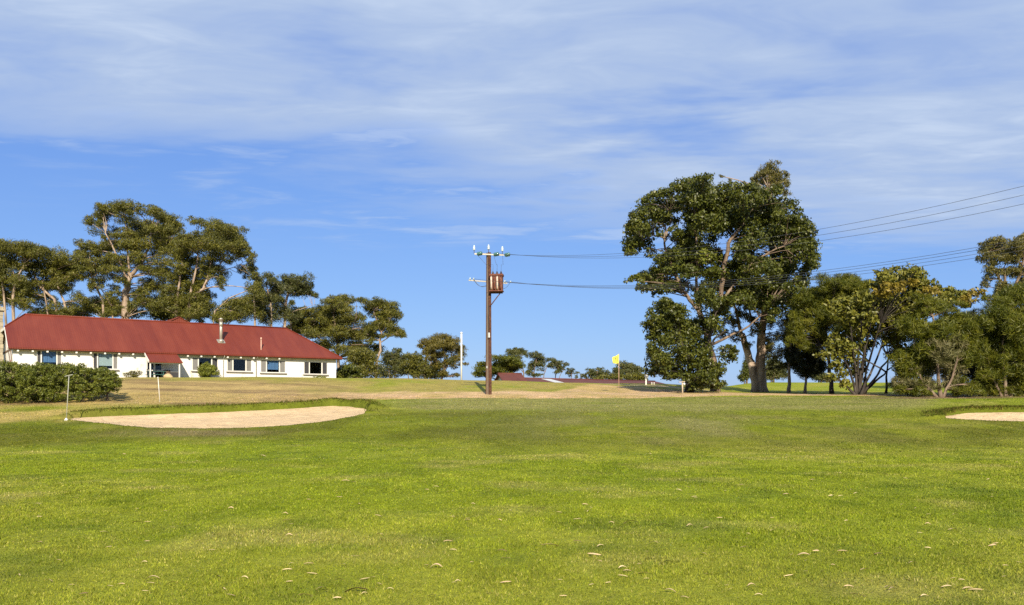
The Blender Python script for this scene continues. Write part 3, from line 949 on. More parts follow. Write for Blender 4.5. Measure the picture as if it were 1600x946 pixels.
# windows
for w, (ua, ub, zb, zt) in zip(WINS, openings):
    L = ub - ua; zm = (zb + zt) / 2; hh = zt - zb
    pa, pb = u_at(w[2], 0), u_at(w[3], 0)
    fr = MB(); t = 0.075; vv = 0.07
    fr.box(H((ua + ub) / 2, vv, zt - t / 2), (L, 0.10, t), AX); fr.box(H((ua + ub) / 2, vv, zb + t / 2), (L, 0.10, t), AX)
    for uu in (ua + t / 2, ub - t / 2, pa, pb):
        fr.box(H(uu, vv - (0.01 if uu in (pa, pb) else 0), zm), (t * (1.35 if uu in (pa, pb) else 1), 0.10, hh - 2 * t), AX)
    win = fr.build('window', MATS['white_paint'], cottage)
    mb = MB(); mb.box(H((pa + pb) / 2, 0.09, zm), (pb - pa - t, 0.012, hh - 2 * t), AX)
    mb.build('pane', MATS['pane_glass'], win)
    for (a, b_, mt) in ((ua, pa, w[6]), (pb, ub, w[7])):
        mb = MB(); mb.box(H((a + b_) / 2, 0.075, zm), (b_ - a - t, 0.03, hh - 2 * t), AX)
        mb.build('side_panel', MATS[mt], win)
    mb = MB(); mb.box(H((ua + ub) / 2, -0.05, zb - 0.06), (L + 0.16, 0.22, 0.10), AX)
    mb.build('sill', MATS['sill_grey'], win)
    if w[8] == 'curtain_blue':
        mb = MB(); n = 26
        us = np.linspace(pa + t, pb - t, n); vo = [0.22 + 0.035 * math.sin(i * 1.9) + 0.015 * math.sin(i * 0.7) for i in range(n)]
        z0 = zb + t + 0.2 * hh
        mb.add([H(u, v, z0) for u, v in zip(us, vo)] + [H(u, v, zt - t) for u, v in zip(us, vo)], [(i, i + 1, i + 1 + n, i + n) for i in range(n - 1)], True)
        mb.build('curtain', MATS['curtain_blue'], win)
    elif w[8] == 'blind_white':
        mb = MB(); mb.box(H((pa + pb) / 2, 0.16, zt - t - 0.38 * hh), (pb - pa - t * 1.1, 0.02, 0.76 * hh - t), AX)
        mb.build('blind', MATS['blind_white'], win)

# doors under the porch
fr = MB(); (ua, ub) = DOOR; zb, zt = ZB + 0.45, 6.0; t = 0.09
fr.box(H((ua + ub) / 2, 0.1, zt - t / 2), (ub - ua, 0.12, t), AX)
for f in (0, 0.5, 1): fr.box(H(ua + t / 2 + f * (ub - ua - t), 0.1, (zb + zt - t) / 2), (t * (1.6 if f == .5 else 1), 0.12, zt - zb - t), AX)
fr.box(H((ua + ub) / 2, 0.11, zb + 1.0), (ub - ua - 2 * t, 0.06, 0.12), AX)
door = fr.build('door', MATS['white_paint'], cottage)
for f in (0.25, 0.75):
    for (z0, z1) in ((zb, zb + 0.94), (zb + 1.06, zt - t)):
        mb = MB(); mb.box(H(ua + f * (ub - ua), 0.12, (z0 + z1) / 2), ((ub - ua) / 2 - 1.8 * t, 0.012, z1 - z0), AX); mb.build('pane', MATS['pane_glass'], door)
mb = MB(); mb.lathe(H((ua + ub) / 2 + 0.16, 0.02, zb + 1.0), [(0.01, -0.05), (0.035, -0.04), (0.04, 0.0), (0.035, 0.04), (0.01, 0.05)], 8); mb.build('handle', MATS['galvanised'], door)

# porch: lean-to roof on two posts
PV = -2.3
pa0, pa1 = u_at(216, -0.55), u_at(276, -0.55); pb0, pb1 = u_at(233, PV), u_at(285.5, PV)
zt_ = ZE - 0.16; zf = z_at(260, 565.5, PV)
q = [H(pa0, -0.56, zt_), H(pb0 - 0.0, PV, zf), H(pb1, PV, zf), H(pb1 - 0.1, -0.56, zt_)]
q[0] = H(pb0, -0.56, zt_)
mb = MB(); mb.sheet(q, 0.06)
porch = mb.build('porch', MATS['red_iron'], cottage); uv_iron(porch)
mb = MB(); mb.box(H((pb0 + pb1) / 2, PV - 0.05, zf - 0.06), (pb1 - pb0, 0.09, 0.09), AX); g_ = mb.build('gutter', MATS['red_iron'], porch); uv_iron(g_)
mb = MB()
p, q2 = H(pb0 - 0.03, -0.56, zt_ - 0.05), H(pb0 - 0.03, PV - 0.05, zf - 0.05); d = q2 - p; L = np.linalg.norm(d); d /= L
mb.box((p + q2) / 2, (L, 0.05, 0.2), (d, HU, np.cross(d, HU)))
mb.box(H((pb0 + pb1) / 2, PV + 0.12, zf - 0.13), (pb1 - pb0 - 0.1, 0.09, 0.14), AX)
mb.build('bargeboard', MATS['white_paint'], porch)
for uu in (pb0 + 0.12, pb1 - 0.28):
    mb = MB(); mb.box(H(uu, PV + 0.12, (3.1 + zf - 0.2) / 2), (0.11, 0.11, zf - 0.2 - 3.1), AX); mb.build('post', MATS['white_paint'], porch)

# downpipes
for pxd in (349, 400.3):
    mb = MB(); u = u_at(pxd, -0.06)
    mb.tube([H(u, VF - 0.02, ZE - 0.14), H(u, VF + 0.1, ZE - 0.24), H(u, -0.07, ZE - 0.42), H(u, -0.07, ZB)], 0.045, 7)
    mb.build('downpipe', MATS['white_paint'] if pxd < 380 else MATS['galvanised'], cottage)

# roof furniture
def roof_z(v): return ZE + (v + 0.5) * (ZR - ZE) / (VM + 0.5)
vf = 1.75; uf = u_at(345.3, vf); zf0 = roof_z(vf)
ztop = z_at(345.3, 497, vf)
mb = MB(); mb.tube([H(uf, vf, zf0 - 0.2), H(uf, vf, zf0 + 1.15), H(uf, vf, ztop - 0.4)], 0.155, 12); mb.tube([H(uf, vf, ztop - 0.9), H(uf, vf, ztop - 0.4)], 0.19, 12)
flue = mb.build('flue', MATS['galvanised'], cottage)
mb = MB(); mb.lathe(H(uf, vf, ztop - 0.38), [(0.10, 0), (0.23, 0.02), (0.23, 0.22), (0.27, 0.24), (0.05, 0.38)], 12); mb.build('cowl', MATS['galvanised'], flue)
mb = MB(); d = H(0, 1, 0) - H(0, 0, 0) + np.array((0, 0, (ZR - ZE) / (VM + .5))); d /= np.linalg.norm(d)
mb.box(H(uf, vf, zf0 + 0.03), (0.75, 0.75, 0.04), (HU, d, np.cross(HU, d))); mb.lathe(H(uf, vf, zf0 - 0.05), [(0.32, 0), (0.18, 0.30)], 12)
mb.build('flashing', MATS['galvanised'], flue)
vp = 0.55; up_ = u_at(408, vp); zp = roof_z(vp)
mb = MB(); mb.tube([H(up_, vp, zp - 0.9), H(up_, vp, z_at(408, 531, vp))], 0.05, 8); mb.lathe(H(up_, vp, z_at(408, 531, vp)), [(0.07, 0), (0.085, 0.05), (0.085, 0.2), (0.03, 0.24)], 9)
mb.build('vent_pipe', MATS['stick_pink'], cottage)
# small rear roof peeping over the ridge
ua, ub = u_at(262, 8.0), u_at(280, 8.0); zr2 = z_at(268, 497.5, 8.0); mb = MB()
for s_ in (-1, 1):
    um = (ua + ub) / 2
    mb.sheet([H(um, 5.6, zr2), H(um, 11.5, zr2), H(um + s_ * 3.0, 11.5, zr2 - 1.6), H(um + s_ * 3.0, 5.6, zr2 - 1.6)], 0.06)
mb.add([H(um - 2.8, 5.7, zr2 - 1.6), H(um + 2.8, 5.7, zr2 - 1.6), H(um, 5.7, zr2 - 0.1)], [(0, 1, 2)])
o_ = mb.build('rear_roof', MATS['red_iron'], cottage); uv_iron(o_)

# stone chimney on the gable end
cu, cv = -0.85, 7.2; zt0 = 10.35
mb = MB()
zz0 = 2.9
k = 0
while zz0 < zt0 - 0.30:
    hgt = 0.27 + 0.08 * ((k * 7) % 3)
    w_ = 1.16 if zz0 > 6 else 1.5
    for i in range(3):
        off = ((k % 2) - 0.5) * 0.2
        a = -w_ / 2 + i * w_ / 3 + (off if i else 0); b_ = -w_ / 2 + (i + 1) * w_ / 3 + (off if i < 2 else 0)
        mb.box(H(cu + 0.015 * ((k + i) % 3), cv + (a + b_) / 2, zz0 + hgt / 2), (1.16 + 0.03 * ((k + 2 * i) % 3), b_ - a - 0.02, hgt - 0.02), AX)
    zz0 += hgt; k += 1
mb.box(H(cu, cv, (2.9 + zz0) / 2), (1.08, 1.08, zz0 - 2.9 - 0.05), AX)
ch = mb.build('chimney', MATS['stone'], cottage)
tag(ch, 'stone chimney stack on the gable end')
mb = MB(); mb.box(H(cu, cv, zz0 + 0.1), (1.5, 1.5, 0.18), AX); mb.box(H(cu, cv, zz0 + 0.29), (1.3, 1.3, 0.18), AX); mb.build('cap', MATS['stone'], ch)
for dv in (-0.3, 0.3):
    mb = MB(); mb.lathe(H(cu, cv + dv, zz0 + 0.37), [(0.20, 0), (0.17, 0.1), (0.15, 0.4), (0.18, 0.42), (0.18, 0.5), (0.12, 0.5), (0.12, 0.3)], 10); mb.build('chimney_pot', MATS['brown_roof'], ch)

# ------------------------------------------------------------------ things in front of the cottage
def hz(u, v):
    p = H(u, v, 0); return float(ground_h(p[0:1], p[1:2])[0])


ub_ = u_at(244, -1.3); zz = hz(ub_, -1.3)
bench = empty('picnic_table', H(ub_, -1.3, zz), 'dark green picnic table standing under the porch', 'table')
mb = MB()
for i in range(5): mb.box(H(ub_, -1.3 + (i - 2) * 0.155, zz + 0.76), (1.7, 0.14, 0.04), AX)
mb.build('table_top', MATS['bench_green'], bench)
for s_ in (-1, 1):
    mb = MB()
    for i in range(2): mb.box(H(ub_, -1.3 + s_ * (0.62 + i * 0.15), zz + 0.45), (1.7, 0.13, 0.04), AX)
    mb.build('seat', MATS['bench_green'], bench)
    mb = MB(); uu = ub_ + s_ * 0.6
    for s2 in (-1, 1): mb.tube([H(uu, -1.3 + s2 * 0.62, zz - 0.05), H(uu, -1.3 + s2 * 0.2, zz + 0.73)], 0.04, 6)
    mb.box(H(uu, -1.3, zz + 0.40), (0.05, 1.5, 0.07), AX); mb.box(H(uu, -1.3, zz + 0.71), (0.05, 0.7, 0.07), AX)
    mb.build('leg', MATS['bench_green'], bench)

uc = u_at(234, -1.8); zz = hz(uc, -1.8)
chair = empty('garden_chair', H(uc, -1.8, zz), 'black garden chair beside the left porch post', 'chair')
mb = MB(); mb.box(H(uc, -1.8, zz + 0.44), (0.46, 0.46, 0.04), AX); mb.build('seat', MATS['black_metal'], chair)
mb = MB()
for i in range(5): mb.box(H(uc - 0.18 + i * 0.09, -1.58, zz + 0.70), (0.05, 0.03, 0.46), AX)
mb.box(H(uc, -1.58, zz + 0.95), (0.46, 0.04, 0.06), AX); mb.build('backrest', MATS['black_metal'], chair)
for su in (-1, 1):
    for sv in (-1, 1):
        mb = MB(); mb.tube([H(uc + su * 0.2, -1.8 + sv * 0.2, zz - 0.04), H(uc + su * 0.2, -1.8 + sv * 0.2, zz + 0.43)], 0.02, 6); mb.build('leg', MATS['black_metal'], chair)

ur = u_at(262, -2.0); zz = hz(ur, -2.0)
mb = MB(); prof = []
bmx = bmesh.new(); bmesh.ops.create_icosphere(bmx, subdivisions=3, radius=0.5)
for v_ in bmx.verts:
    nfac = 1 + 0.16 * math.sin(5 * v_.co.x + 1) * math.cos(4 * v_.co.y) + 0.10 * math.sin(9 * v_.co.z + 3 * v_.co.x)
    v_.co = Vector((v_.co.x * 0.95 * nfac, v_.co.y * 0.7 * nfac, v_.co.z * 0.75 * nfac))
mer = bpy.data.meshes.new('boulder'); bmx.to_mesh(mer); bmx.free(); mer.materials.append(MATS['tan_rock'])
o = bpy.data.objects.new('boulder', mer); COL.objects.link(o); o.location = tuple(H(ur, -2.0, zz + 0.18))
tag(o, 'tan boulder on the grass at the foot of the porch', 'boulder')

ubr = u_at(261, -0.9); zz = hz(ubr, -0.9)
bar = empty('wine_barrel', H(ubr, -0.9, zz), 'dark wooden barrel under the porch behind the boulder', 'barrel')
mb = MB(); mb.lathe(H(ubr, -0.9, zz), [(0.28, 0.0), (0.34, 0.2), (0.37, 0.45), (0.34, 0.7), (0.29, 0.9)], 14); mb.build('staves', MATS['brown_timber'], bar)
for hz_, rr in ((0.12, 0.325), (0.30, 0.362), (0.60, 0.362), (0.78, 0.325)):
    mb = MB(); mb.lathe(H(ubr, -0.9, zz + hz_), [(rr, 0), (rr + 0.012, 0.005), (rr + 0.012, 0.045), (rr, 0.05)], 14); mb.build('hoop', MATS['black_metal'], bar)

ubx = u_at(272, -0.9); zz = hz(ubx, -0.9)
sb = empty('storage_box', H(ubx, -0.9, zz), 'dark grey storage box against the wall under the porch', 'box')
mb = MB(); mb.box(H(ubx, -0.9, zz + 0.33), (0.85, 0.55, 0.68), AX); mb.build('body', MATS['screen_dark'], sb, 0.02)
mb = MB(); mb.box(H(ubx, -0.9, zz + 0.71), (0.91, 0.61, 0.07), AX); mb.build('lid', MATS['screen_grey'], sb, 0.02)

# ------------------------------------------------------------------ red-roofed buildings beyond the crest
def gable_building(name, label, P0, P1, depth, z_ridge, z_eave, z_foot, roofm, wallm, extra=None):
    P0 = np.array((*P0, 0.0)); P1 = np.array((*P1, 0.0)); d = P1 - P0; L = np.linalg.norm(d); d /= L
    nb = np.array((-d[1], d[0], 0.0))
    Q = lambda u, v, z: P0 + d * u + nb * v + np.array((0, 0, z))
    t = empty(name, Q(L / 2, depth / 2, z_foot), label, 'building')
    mb = MB(); hw = depth / 2
    prof = [(0, z_foot), (0, z_eave), (hw, z_ridge - 0.08), (depth, z_eave), (depth, z_foot)]
    vs = [Q(0, a, z) for a, z in prof] + [Q(L, a, z) for a, z in prof]
    mb.add(vs, [(0, 1, 2, 3, 4), (9, 8, 7, 6, 5)] + [(i, i + 5, (i + 1) % 5 + 5, (i + 1) % 5) for i in range(5)])
    mb.build('wall', wallm, t)
    mb = MB(); o_ = 0.35; ze = z_eave - o_ * (z_ridge - z_eave) / hw + 0.08
    mb.sheet([Q(-o_, -o_, ze), Q(L + o_, -o_, ze), Q(L + o_, hw, z_ridge), Q(-o_, hw, z_ridge)], 0.07)
    mb.sheet([Q(-o_, depth + o_, ze), Q(-o_, hw, z_ridge), Q(L + o_, hw, z_ridge), Q(L + o_, depth + o_, ze)], 0.07)
    mb.tube([Q(-o_, hw, z_ridge + 0.02), Q(L + o_, hw, z_ridge + 0.02)], 0.08, 7)
    r = mb.build('roof', roofm, t); uv_iron(r, d, nb)
    return t, r, Q, L, hw, ze, o_


def at_z(py, Y): return ZC + (YH - py) * Y / FPX


t, r, Q, L, hw, ze, o_ = gable_building('long_shed', 'long low building with a dark red roof showing over the crest behind the flag', ((818 - 800) * 95 / FPX, 95.0), ((1052 - 800) * 112 / FPX, 112.0), 7.0,
                                        at_z(590.5, 98), at_z(600, 95), 0.5, MATS['brown_roof'], MATS['brown_timber'])
mb = MB()
ua = 5.6; sl = lambda u, v: Q(u, v, ze + (v + o_) * (at_z(590.5, 98) - ze) / (hw + o_) + 0.03)
mb.sheet([sl(ua, -o_ - 0.02), sl(ua + 1.5, -o_ - 0.02), sl(ua + 1.5, hw - 0.3), sl(ua, hw - 0.3)], 0.02)
tag(mb.build('skylight_sheet', MATS['sheet_white'], r), 'white translucent sheet set in the red roof')
t, r, Q, L, hw, ze, o_ = gable_building('small_shed', 'small red roofed shed with a white gable under the spreading tree', ((789 - 800) * 92 / FPX, 92.0), ((817.5 - 800) * 92.5 / FPX, 92.5), 4.0,
                                        at_z(584, 94), at_z(595, 92), 1.0, MATS['brown_roof'], MATS['sheet_white'])

# ------------------------------------------------------------------ power pole with transformer
PX, PY = (763.5 - 800) * 58 / FPX, 58.0
pz = float(ground_h(np.array([PX]), np.array([PY]))[0])
Zr = lambda row: ZC + (YH - row) * PY / FPX
ppole = empty('power_pole', (PX, PY, pz), 'tall rusty steel and concrete power pole carrying a transformer', 'power pole')
ztop = Zr(395)
yaw = R(57); ca_, sa_ = math.cos(yaw), math.sin(yaw)
pu = np.array((ca_, -sa_, 0)); pv_ = np.array((sa_, ca_, 0))
def PP(a, b_, z): return np.array((PX, PY, 0)) + a * pu + b_ * pv_ + np.array((0, 0, z))
def taper(mb, a0, a1, w0, w1, b0, z0, z1):
    vs = []
    for (z, a, w) in ((z0, a0, w0), (z1, a1, w1)):
        vs += [PP(a - w, -b0, z), PP(a + w, -b0, z), PP(a + w, b0, z), PP(a - w, b0, z)]
    mb.add(vs, [(3, 2, 1, 0), (4, 5, 6, 7), (0, 1, 5, 4), (1, 2, 6, 5), (2, 3, 7, 6), (3, 0, 4, 7)])
for s_ in (-1, 1):
    mb = MB(); taper(mb, s_ * 0.21, s_ * 0.115, 0.035, 0.03, 0.105, pz - 0.4, ztop); mb.build('steel_joist', MATS['rust_steel'], ppole)
mb = MB(); taper(mb, 0, 0, 0.174, 0.084, 0.088, pz - 0.4, ztop - 0.03); mb.build('concrete_core', MATS['pole_concrete'], ppole)
for z in np.arange(pz + 0.8, ztop - 0.4, 0.95):
    mb = MB(); mb.tube([PP(-0.26 + 0.09 * (z - pz) / 10, 0, z), PP(0.26 - 0.09 * (z - pz) / 10, 0, z)], 0.018, 6); mb.build('tie_bolt', MATS['rust_steel'], ppole)
# upper crossarm and insulators
XA = np.array((1.0, 0.02, -0.035)); XA /= np.linalg.norm(XA)
ZA = Zr(398.5); pc = np.array((PX, PY - 0.16, ZA))
def XP(dx, dy=0, dz=0): return pc + XA * dx + np.array((0, dy, dz))
K = 58 / FPX      # metres per pixel at the pole
mb = MB(); mb.box(XP(0.05), (46 * K, 0.09, 0.10), (XA, np.array((0, 1, 0)), np.array((0, 0, 1)))); arm = mb.build('crossarm', MATS['galv_arm'], ppole)
for dx in (-22.5 * K, 0.0, 21.5 * K):
    mb = MB(); b0 = XP(dx, -0.02 if dx else 0.0, 0.03 if dx else 0.12)
    mb.tube([b0, b0 + np.array((0, 0, 0.30))], 0.02, 6); pin = mb.build('insulator_pin', MATS['rust_steel'], ppole)
    mb = MB(); mb.lathe(b0 + np.array((0, 0, 0.22)), [(0.04, 0), (0.09, 0.02), (0.10, 0.07), (0.055, 0.10), (0.09, 0.15), (0.095, 0.19), (0.05, 0.22), (0.065, 0.28), (0.045, 0.33), (0.02, 0.35)], 12)
    mb.build('insulator', MATS['glass_pale'], pin)
wire_dir = np.array((0.70, -0.714, 0.0))
HV0 = []
for dx in (-18 * K, 8 * K, 25 * K):
    p = XP(dx, -0.05, -0.02)
    mb = MB(); wd = wire_dir; side = np.array((-wd[1], wd[0], 0))
    for j in range(3):
        mb.lathe(p + wd * (0.10 + 0.14 * j), [(0.03, 0), (0.135, 0.02), (0.14, 0.05), (0.06, 0.10), (0.03, 0.13)], 12, (side, np.array((0, 0, 1.0)), wd))
    mb.build('strain_insulator', MATS['glass_teal'], ppole)
    HV0.append(p + wd * 0.52)
# transformer
tz0, tz1 = Zr(457), Zr(431); tc_ = np.array((PX + 12.5 * K, PY - 0.30, 0.0))
TW, TD = 21.5 * K, 0.75
yt = R(-6); tu = np.array((math.cos(yt), math.sin(yt), 0)); tv = np.array((-math.sin(yt), math.cos(yt), 0)); TAX = (tu, tv, HZ)
def TP(a, b_, z): return tc_ + tu * a + tv * b_ + np.array((0, 0, z))
mb = MB(); mb.box(TP(0, 0, (tz0 + tz1) / 2), (TW * 0.90, TD * 0.8, tz1 - tz0), TAX)
mb.box(TP(0, 0, tz1 - 0.03), (TW, TD * 0.95, 0.14), TAX)
mb.box(TP(0, 0, tz0 + 0.03), (TW, TD * 0.95, 0.07), TAX)
tr_ = mb.build('transformer', MATS['transformer_rust'], ppole, 0.012)
for i in range(4):
    a = -TW * 0.33 + i * TW * 0.215
    mb = MB(); pts = [TP(a, -TD * 0.40, tz1 - 0.16), TP(a, -TD * 0.62, tz1 - 0.22), TP(a, -TD * 0.62, tz0 + 0.20), TP(a, -TD * 0.40, tz0 + 0.12)]
    mb.tube(pts, 0.065, 8)
    mb.build('cooling_tube', MATS['transformer_bare'] if i in (0, 2) else MATS['transformer_rust'], tr_)
mb = MB(); mb.box(TP(TW * 0.1, -TD * 0.43, tz0 + 0.45), (0.26, 0.02, 0.2), TAX); mb.build('rating_plate', MATS['black_metal'], tr_)
for i in range(3):
    mb = MB(); mb.lathe(TP(-TW * 0.27 + i * TW * 0.30, 0, tz1 + 0.03), [(0.07, 0), (0.09, 0.03), (0.05, 0.06), (0.085, 0.09), (0.05, 0.12), (0.07, 0.15), (0.03, 0.22)], 10)
    mb.build('bushing', MATS['dark_porcelain'], tr_)
    mb = MB(); a = TP(-TW * 0.27 + i * TW * 0.30, 0, tz1 + 0.22); b_ = XP((-18, 8, 22)[i] * K, -0.05, -0.04)
    pts = [a, a + np.array((0.02, 0, 0.5)), a * 0.5 + b_ * 0.5 + np.array((0.08, 0, -0.1)), b_]
    mb.tube(pts, 0.010, 5); mb.build('lead', MATS['wire'], ppole)
mb = MB()
mb.box(TP(-0.05, 0, tz0 - 0.05), (TW * 0.95, 0.10, 0.09), TAX); mb.box(TP(-0.05, 0.25, tz0 - 0.05), (TW * 0.95, 0.08, 0.09), TAX)
mb.tube([TP(TW * 0.30, 0, tz0 - 0.06), PP(0.12, -0.05, Zr(481.5))], 0.035, 6)
mb.build('bracket', MATS['rust_steel'], ppole)
# lower crossarm
lz = Zr(440); lc = np.array((PX, PY + 0.22, lz)); LA = np.array((1.0, 0.25, -0.045)); LA /= np.linalg.norm(LA)
mb = MB(); mb.box(lc + LA * (-0.05), (62 * K, 0.07, 0.08), (LA, np.array((-LA[1], LA[0], 0)), HZ)); mb.build('crossarm', MATS['galv_arm'], ppole)
LV0 = []
for dx in (-32, -24, 26, 38):
    p = lc + LA * (dx * K * (0.93 if abs(dx) > 27 else 1)) + np.array((0, -0.05, 0.05))
    mb = MB(); mb.lathe(p, [(0.05, 0), (0.06, 0.03), (0.035, 0.06), (0.055, 0.09), (0.04, 0.13)], 9); mb.build('insulator', MATS['glass_pale'], ppole)
    LV0.append(p + np.array((0, -0.06, 0.06)))
for (a, b_) in ((LV0[0] - np.array((-.25, 0, 0.08)), np.array((PX - 0.15, PY - 0.1, lz - 0.30))), (LV0[1], np.array((PX - 0.15, PY - 0.1, lz - 0.36))), (LV0[3], np.array((PX + 0.75, PY - 0.2, lz - 0.45)))):
    mb = MB(); pts = [a * (1 - f) + b_ * f + np.array((0, 0, -0.30 * math.sin(math.pi * f) * (1 - 0.3 * f))) for f in np.linspace(0, 1, 8)]
    mb.tube(pts, 0.012, 5); mb.build('lead', MATS['wire'], ppole)
# service cable, fuse box, number plate on the pole
mb = MB(); mb.tube([PP(0.23, -0.12, Zr(478)), PP(0.20, -0.14, Zr(495)), PP(0.26, -0.13, Zr(505)), PP(0.25, -0.13, Zr(522))], 0.025, 6); mb.build('cable', MATS['black_metal'], ppole)
mb = MB(); mb.box(PP(0.27, -0.14, Zr(524.5)), (0.11, 0.10, 0.34), (pu, pv_, HZ)); mb.build('fuse_box', MATS['sheet_white'], ppole, 0.01)
mb = MB(); mb.box(PP(-0.05, -0.112, Zr(574)), (0.12, 0.02, 0.16), (pu, pv_, HZ)); mb.build('number_plate', MATS['sheet_white'], ppole)

# ---- wires to the next pole (off to the right, nearer the camera)
def wire(p, at1, at2, label, name='power_line', r=0.009):
    """sagging wire from p through the sight lines at1 (x,y) and at2 (x,y), on to the next pole"""
    ex, ey = 44.0 - p[0], -45.0
    def at_px(x):
        t = ((x - 800) / FPX * p[1] - p[0]) / (ex - (x - 800) / FPX * ey)
        return t, p[1] + ey * t
    rows = []
    for (x, y) in (at1, at2):
        t, Y = at_px(x)
        rows.append((t, ZC + (YH - y) * Y / FPX - p[2]))
    (t1, d1), (t2, d2) = rows
    M = np.array(((t1, t1 * t1), (t2, t2 * t2))); co = np.linalg.solve(M, np.array((d1, d2)))
    pts = [np.array((p[0] + ex * t, p[1] + ey * t, p[2] + co[0] * t + co[1] * t * t)) for t in np.linspace(0, 1.0, 40)]
    mb = MB(); mb.tube(pts, r, 5)
    o = mb.build(name, MATS['wire'], None)
    tag(o, label, 'power line', 'power lines running right from the pole')
    return o, pts[-1]

ENDS = []
for p, a1, a2, lab in ((HV0[0], (960, 397), (1600, 291), 'topmost of the three upper power lines leaving the pole'),
                       (HV0[1], (960, 400.5), (1600, 305), 'middle one of the three upper power lines leaving the pole'),
                       (HV0[2], (960, 403.5), (1600, 319), 'lowest of the three upper power lines leaving the pole')):
    ENDS.append(wire(p, a1, a2, lab)[1])
for p, a1, a2, lab in ((LV0[0], (975, 446.5), (1540, 384.5), 'topmost of the four lower power lines leaving the pole'),
                       (LV0[1], (975, 448.5), (1540, 389), 'second from the top of the four lower power lines'),
                       (LV0[2], (975, 450), (1540, 395), 'third from the top of the four lower power lines'),
                       (LV0[3], (975, 451.5), (1540, 401), 'lowest of the four lower power lines leaving the pole')):
    ENDS.append(wire(p, a1, a2, lab)[1])

# ------------------------------------------------------------------ flag, posts and markers
p = g3(967, 62.0); ftop = ZC + (YH - 553) * 62 / FPX; KF = 62 / FPX
fs_ = empty('golf_flag', p, 'yellow numbered golf flag on a thin pale stick', 'flag')
mb = MB(); mb.tube([p + np.array((0, 0, -0.1)), np.array((p[0], p[1], ftop))], 0.019, 8); mb.build('flagstick', MATS['stick_pink'], fs_)
n, m_ = 14, 9; vs = []; fcs = []
def flagp(a, b_):     # a 0..1 from the stick outwards, b_ 0..1 downwards
    top = ftop - 0.03 - a * 0.27; bot = ftop - 0.72 - 0.02 * a
    return np.array((p[0] - 0.02 - a * 10.3 * KF + 0.06 * b_ * a, p[1] - 0.05 * math.sin(a * 7 + b_ * 2.2) * (0.3 + a), top + (bot - top) * b_ - 0.02 * math.sin(a * 5)))
for j in range(m_ + 1):
    for i in range(n + 1): vs.append(flagp(i / n, j / m_))
for j in range(m_):
    for i in range(n): fcs.append((j * (n + 1) + i, j * (n + 1) + i + 1, (j + 1) * (n + 1) + i + 1, (j + 1) * (n + 1) + i))
mb = MB(); mb.add(vs, fcs, True); fl_ = mb.build('flag_cloth', MATS['flag_yellow'], fs_)
sm = fl_.modifiers.new('thick', 'SOLIDIFY'); sm.thickness = 0.006
mb = MB()
def stroke(pts, w=0.045):
    for (a0, b0), (a1, b1) in zip(pts[:-1], pts[1:]):
        P0, P1 = flagp(a0, b0), flagp(a1, b1); d = P1 - P0; d /= np.linalg.norm(d) + 1e-9; nn = np.array((-d[2], 0, d[0])) * w / 2
        off = np.array((0, -0.014, 0)); mb.add([P0 + nn + off, P1 + nn + off, P1 - nn + off, P0 - nn + off], [(0, 1, 2, 3)])
seg = lambda a0, b0, a1, b1, k=5: [(a0 + (a1 - a0) * i / k, b0 + (b1 - b0) * i / k) for i in range(k + 1)]
stroke(seg(0.22, 0.22, 0.22, 0.78)); mb.build('digit', MATS['flag_print'], fl_); mb = MB(); stroke(seg(0.68, 0.24, 0.40, 0.24)); stroke(seg(0.42, 0.24, 0.62, 0.80))
mb.build('digit', MATS['flag_print'], fl_)

def stake(px, Y, top_row, lean, mat, name, label, cat, r=0.018, extra=None):
    p = g3(px, Y); zt = ZC + (YH - top_row) * Y / FPX
    t = empty(name, p, label, cat)
    top = np.array((p[0] + lean, p[1], zt))
    mb = MB(); mb.tube([p - np.array((0, 0, 0.1)), p * 0.5 + top * 0.5, top], r, 8); mb.build('post', MATS[mat], t)
    return t, p, top

t, p, top = stake(103.5, 36.6, 588, 0.12, 'post_grey', 'marker_post', 'thin grey post with a short crossbar at the left tip of the bunker', 'post', 0.016)
mb = MB(); mb.tube([top + np.array((-0.19, 0, -0.02)), top + np.array((0.16, 0, 0.07))], 0.016, 6); mb.build('crossbar', MATS['post_grey'], t)
mb = MB(); mb.lathe(p, [(0.09, -0.02), (0.07, 0.03), (0.03, 0.10)], 9); mb.build('foot', MATS['white_paint'], t)
t, p, top = stake(250, 49.0, 590, -0.12, 'white_paint', 'marker_post', 'thin white stake leaning slightly in the dry grass below the porch', 'post', 0.019)
mb = MB(); mb.lathe(top, [(0.03, -0.05), (0.035, 0.0), (0.015, 0.03)], 8); mb.build('cap', MATS['white_paint'], t)
t, p, top = stake(721, 79.0, 521, 0.0, 'white_paint', 'flagpole', 'tall bare white flagpole on the crest right of the cottage', 'flagpole', 0.08)
mb = MB(); mb.lathe(top, [(0.10, -0.02), (0.12, 0.02), (0.08, 0.10), (0.02, 0.13)], 10); mb.build('finial', MATS['white_paint'], t)

p = g3(1066.5, 60.5); t = empty('tee_sign', p, 'short pale timber post with a small flat board on top', 'sign post')
zt = ZC + (YH - 597.5) * 60.5 / FPX
mb = MB(); mb.tube([p - np.array((0, 0, .1)), np.array((p[0] - 0.01, p[1], zt))], 0.055, 8); mb.build('post', MATS['post_wood'], t)
mb = MB(); e = np.array((1, 0, 0.08)); e /= np.linalg.norm(e)
mb.box((p[0] - 0.06, p[1], zt + 0.02), (0.42, 0.28, 0.05), (e, np.array((0, 1, 0)), np.array((-e[2], 0, e[0])))); mb.build('board', MATS['post_wood'], t)
mb = MB(); mb.lathe((p[0] + 0.10, p[1] - 0.08, zt - 0.14), [(0.02, -0.09), (0.08, -0.05), (0.095, 0.0), (0.08, 0.05), (0.02, 0.09)], 10); mb.build('ball', MATS['sheet_white'], t)  # plain white ball just below the board, gives no light

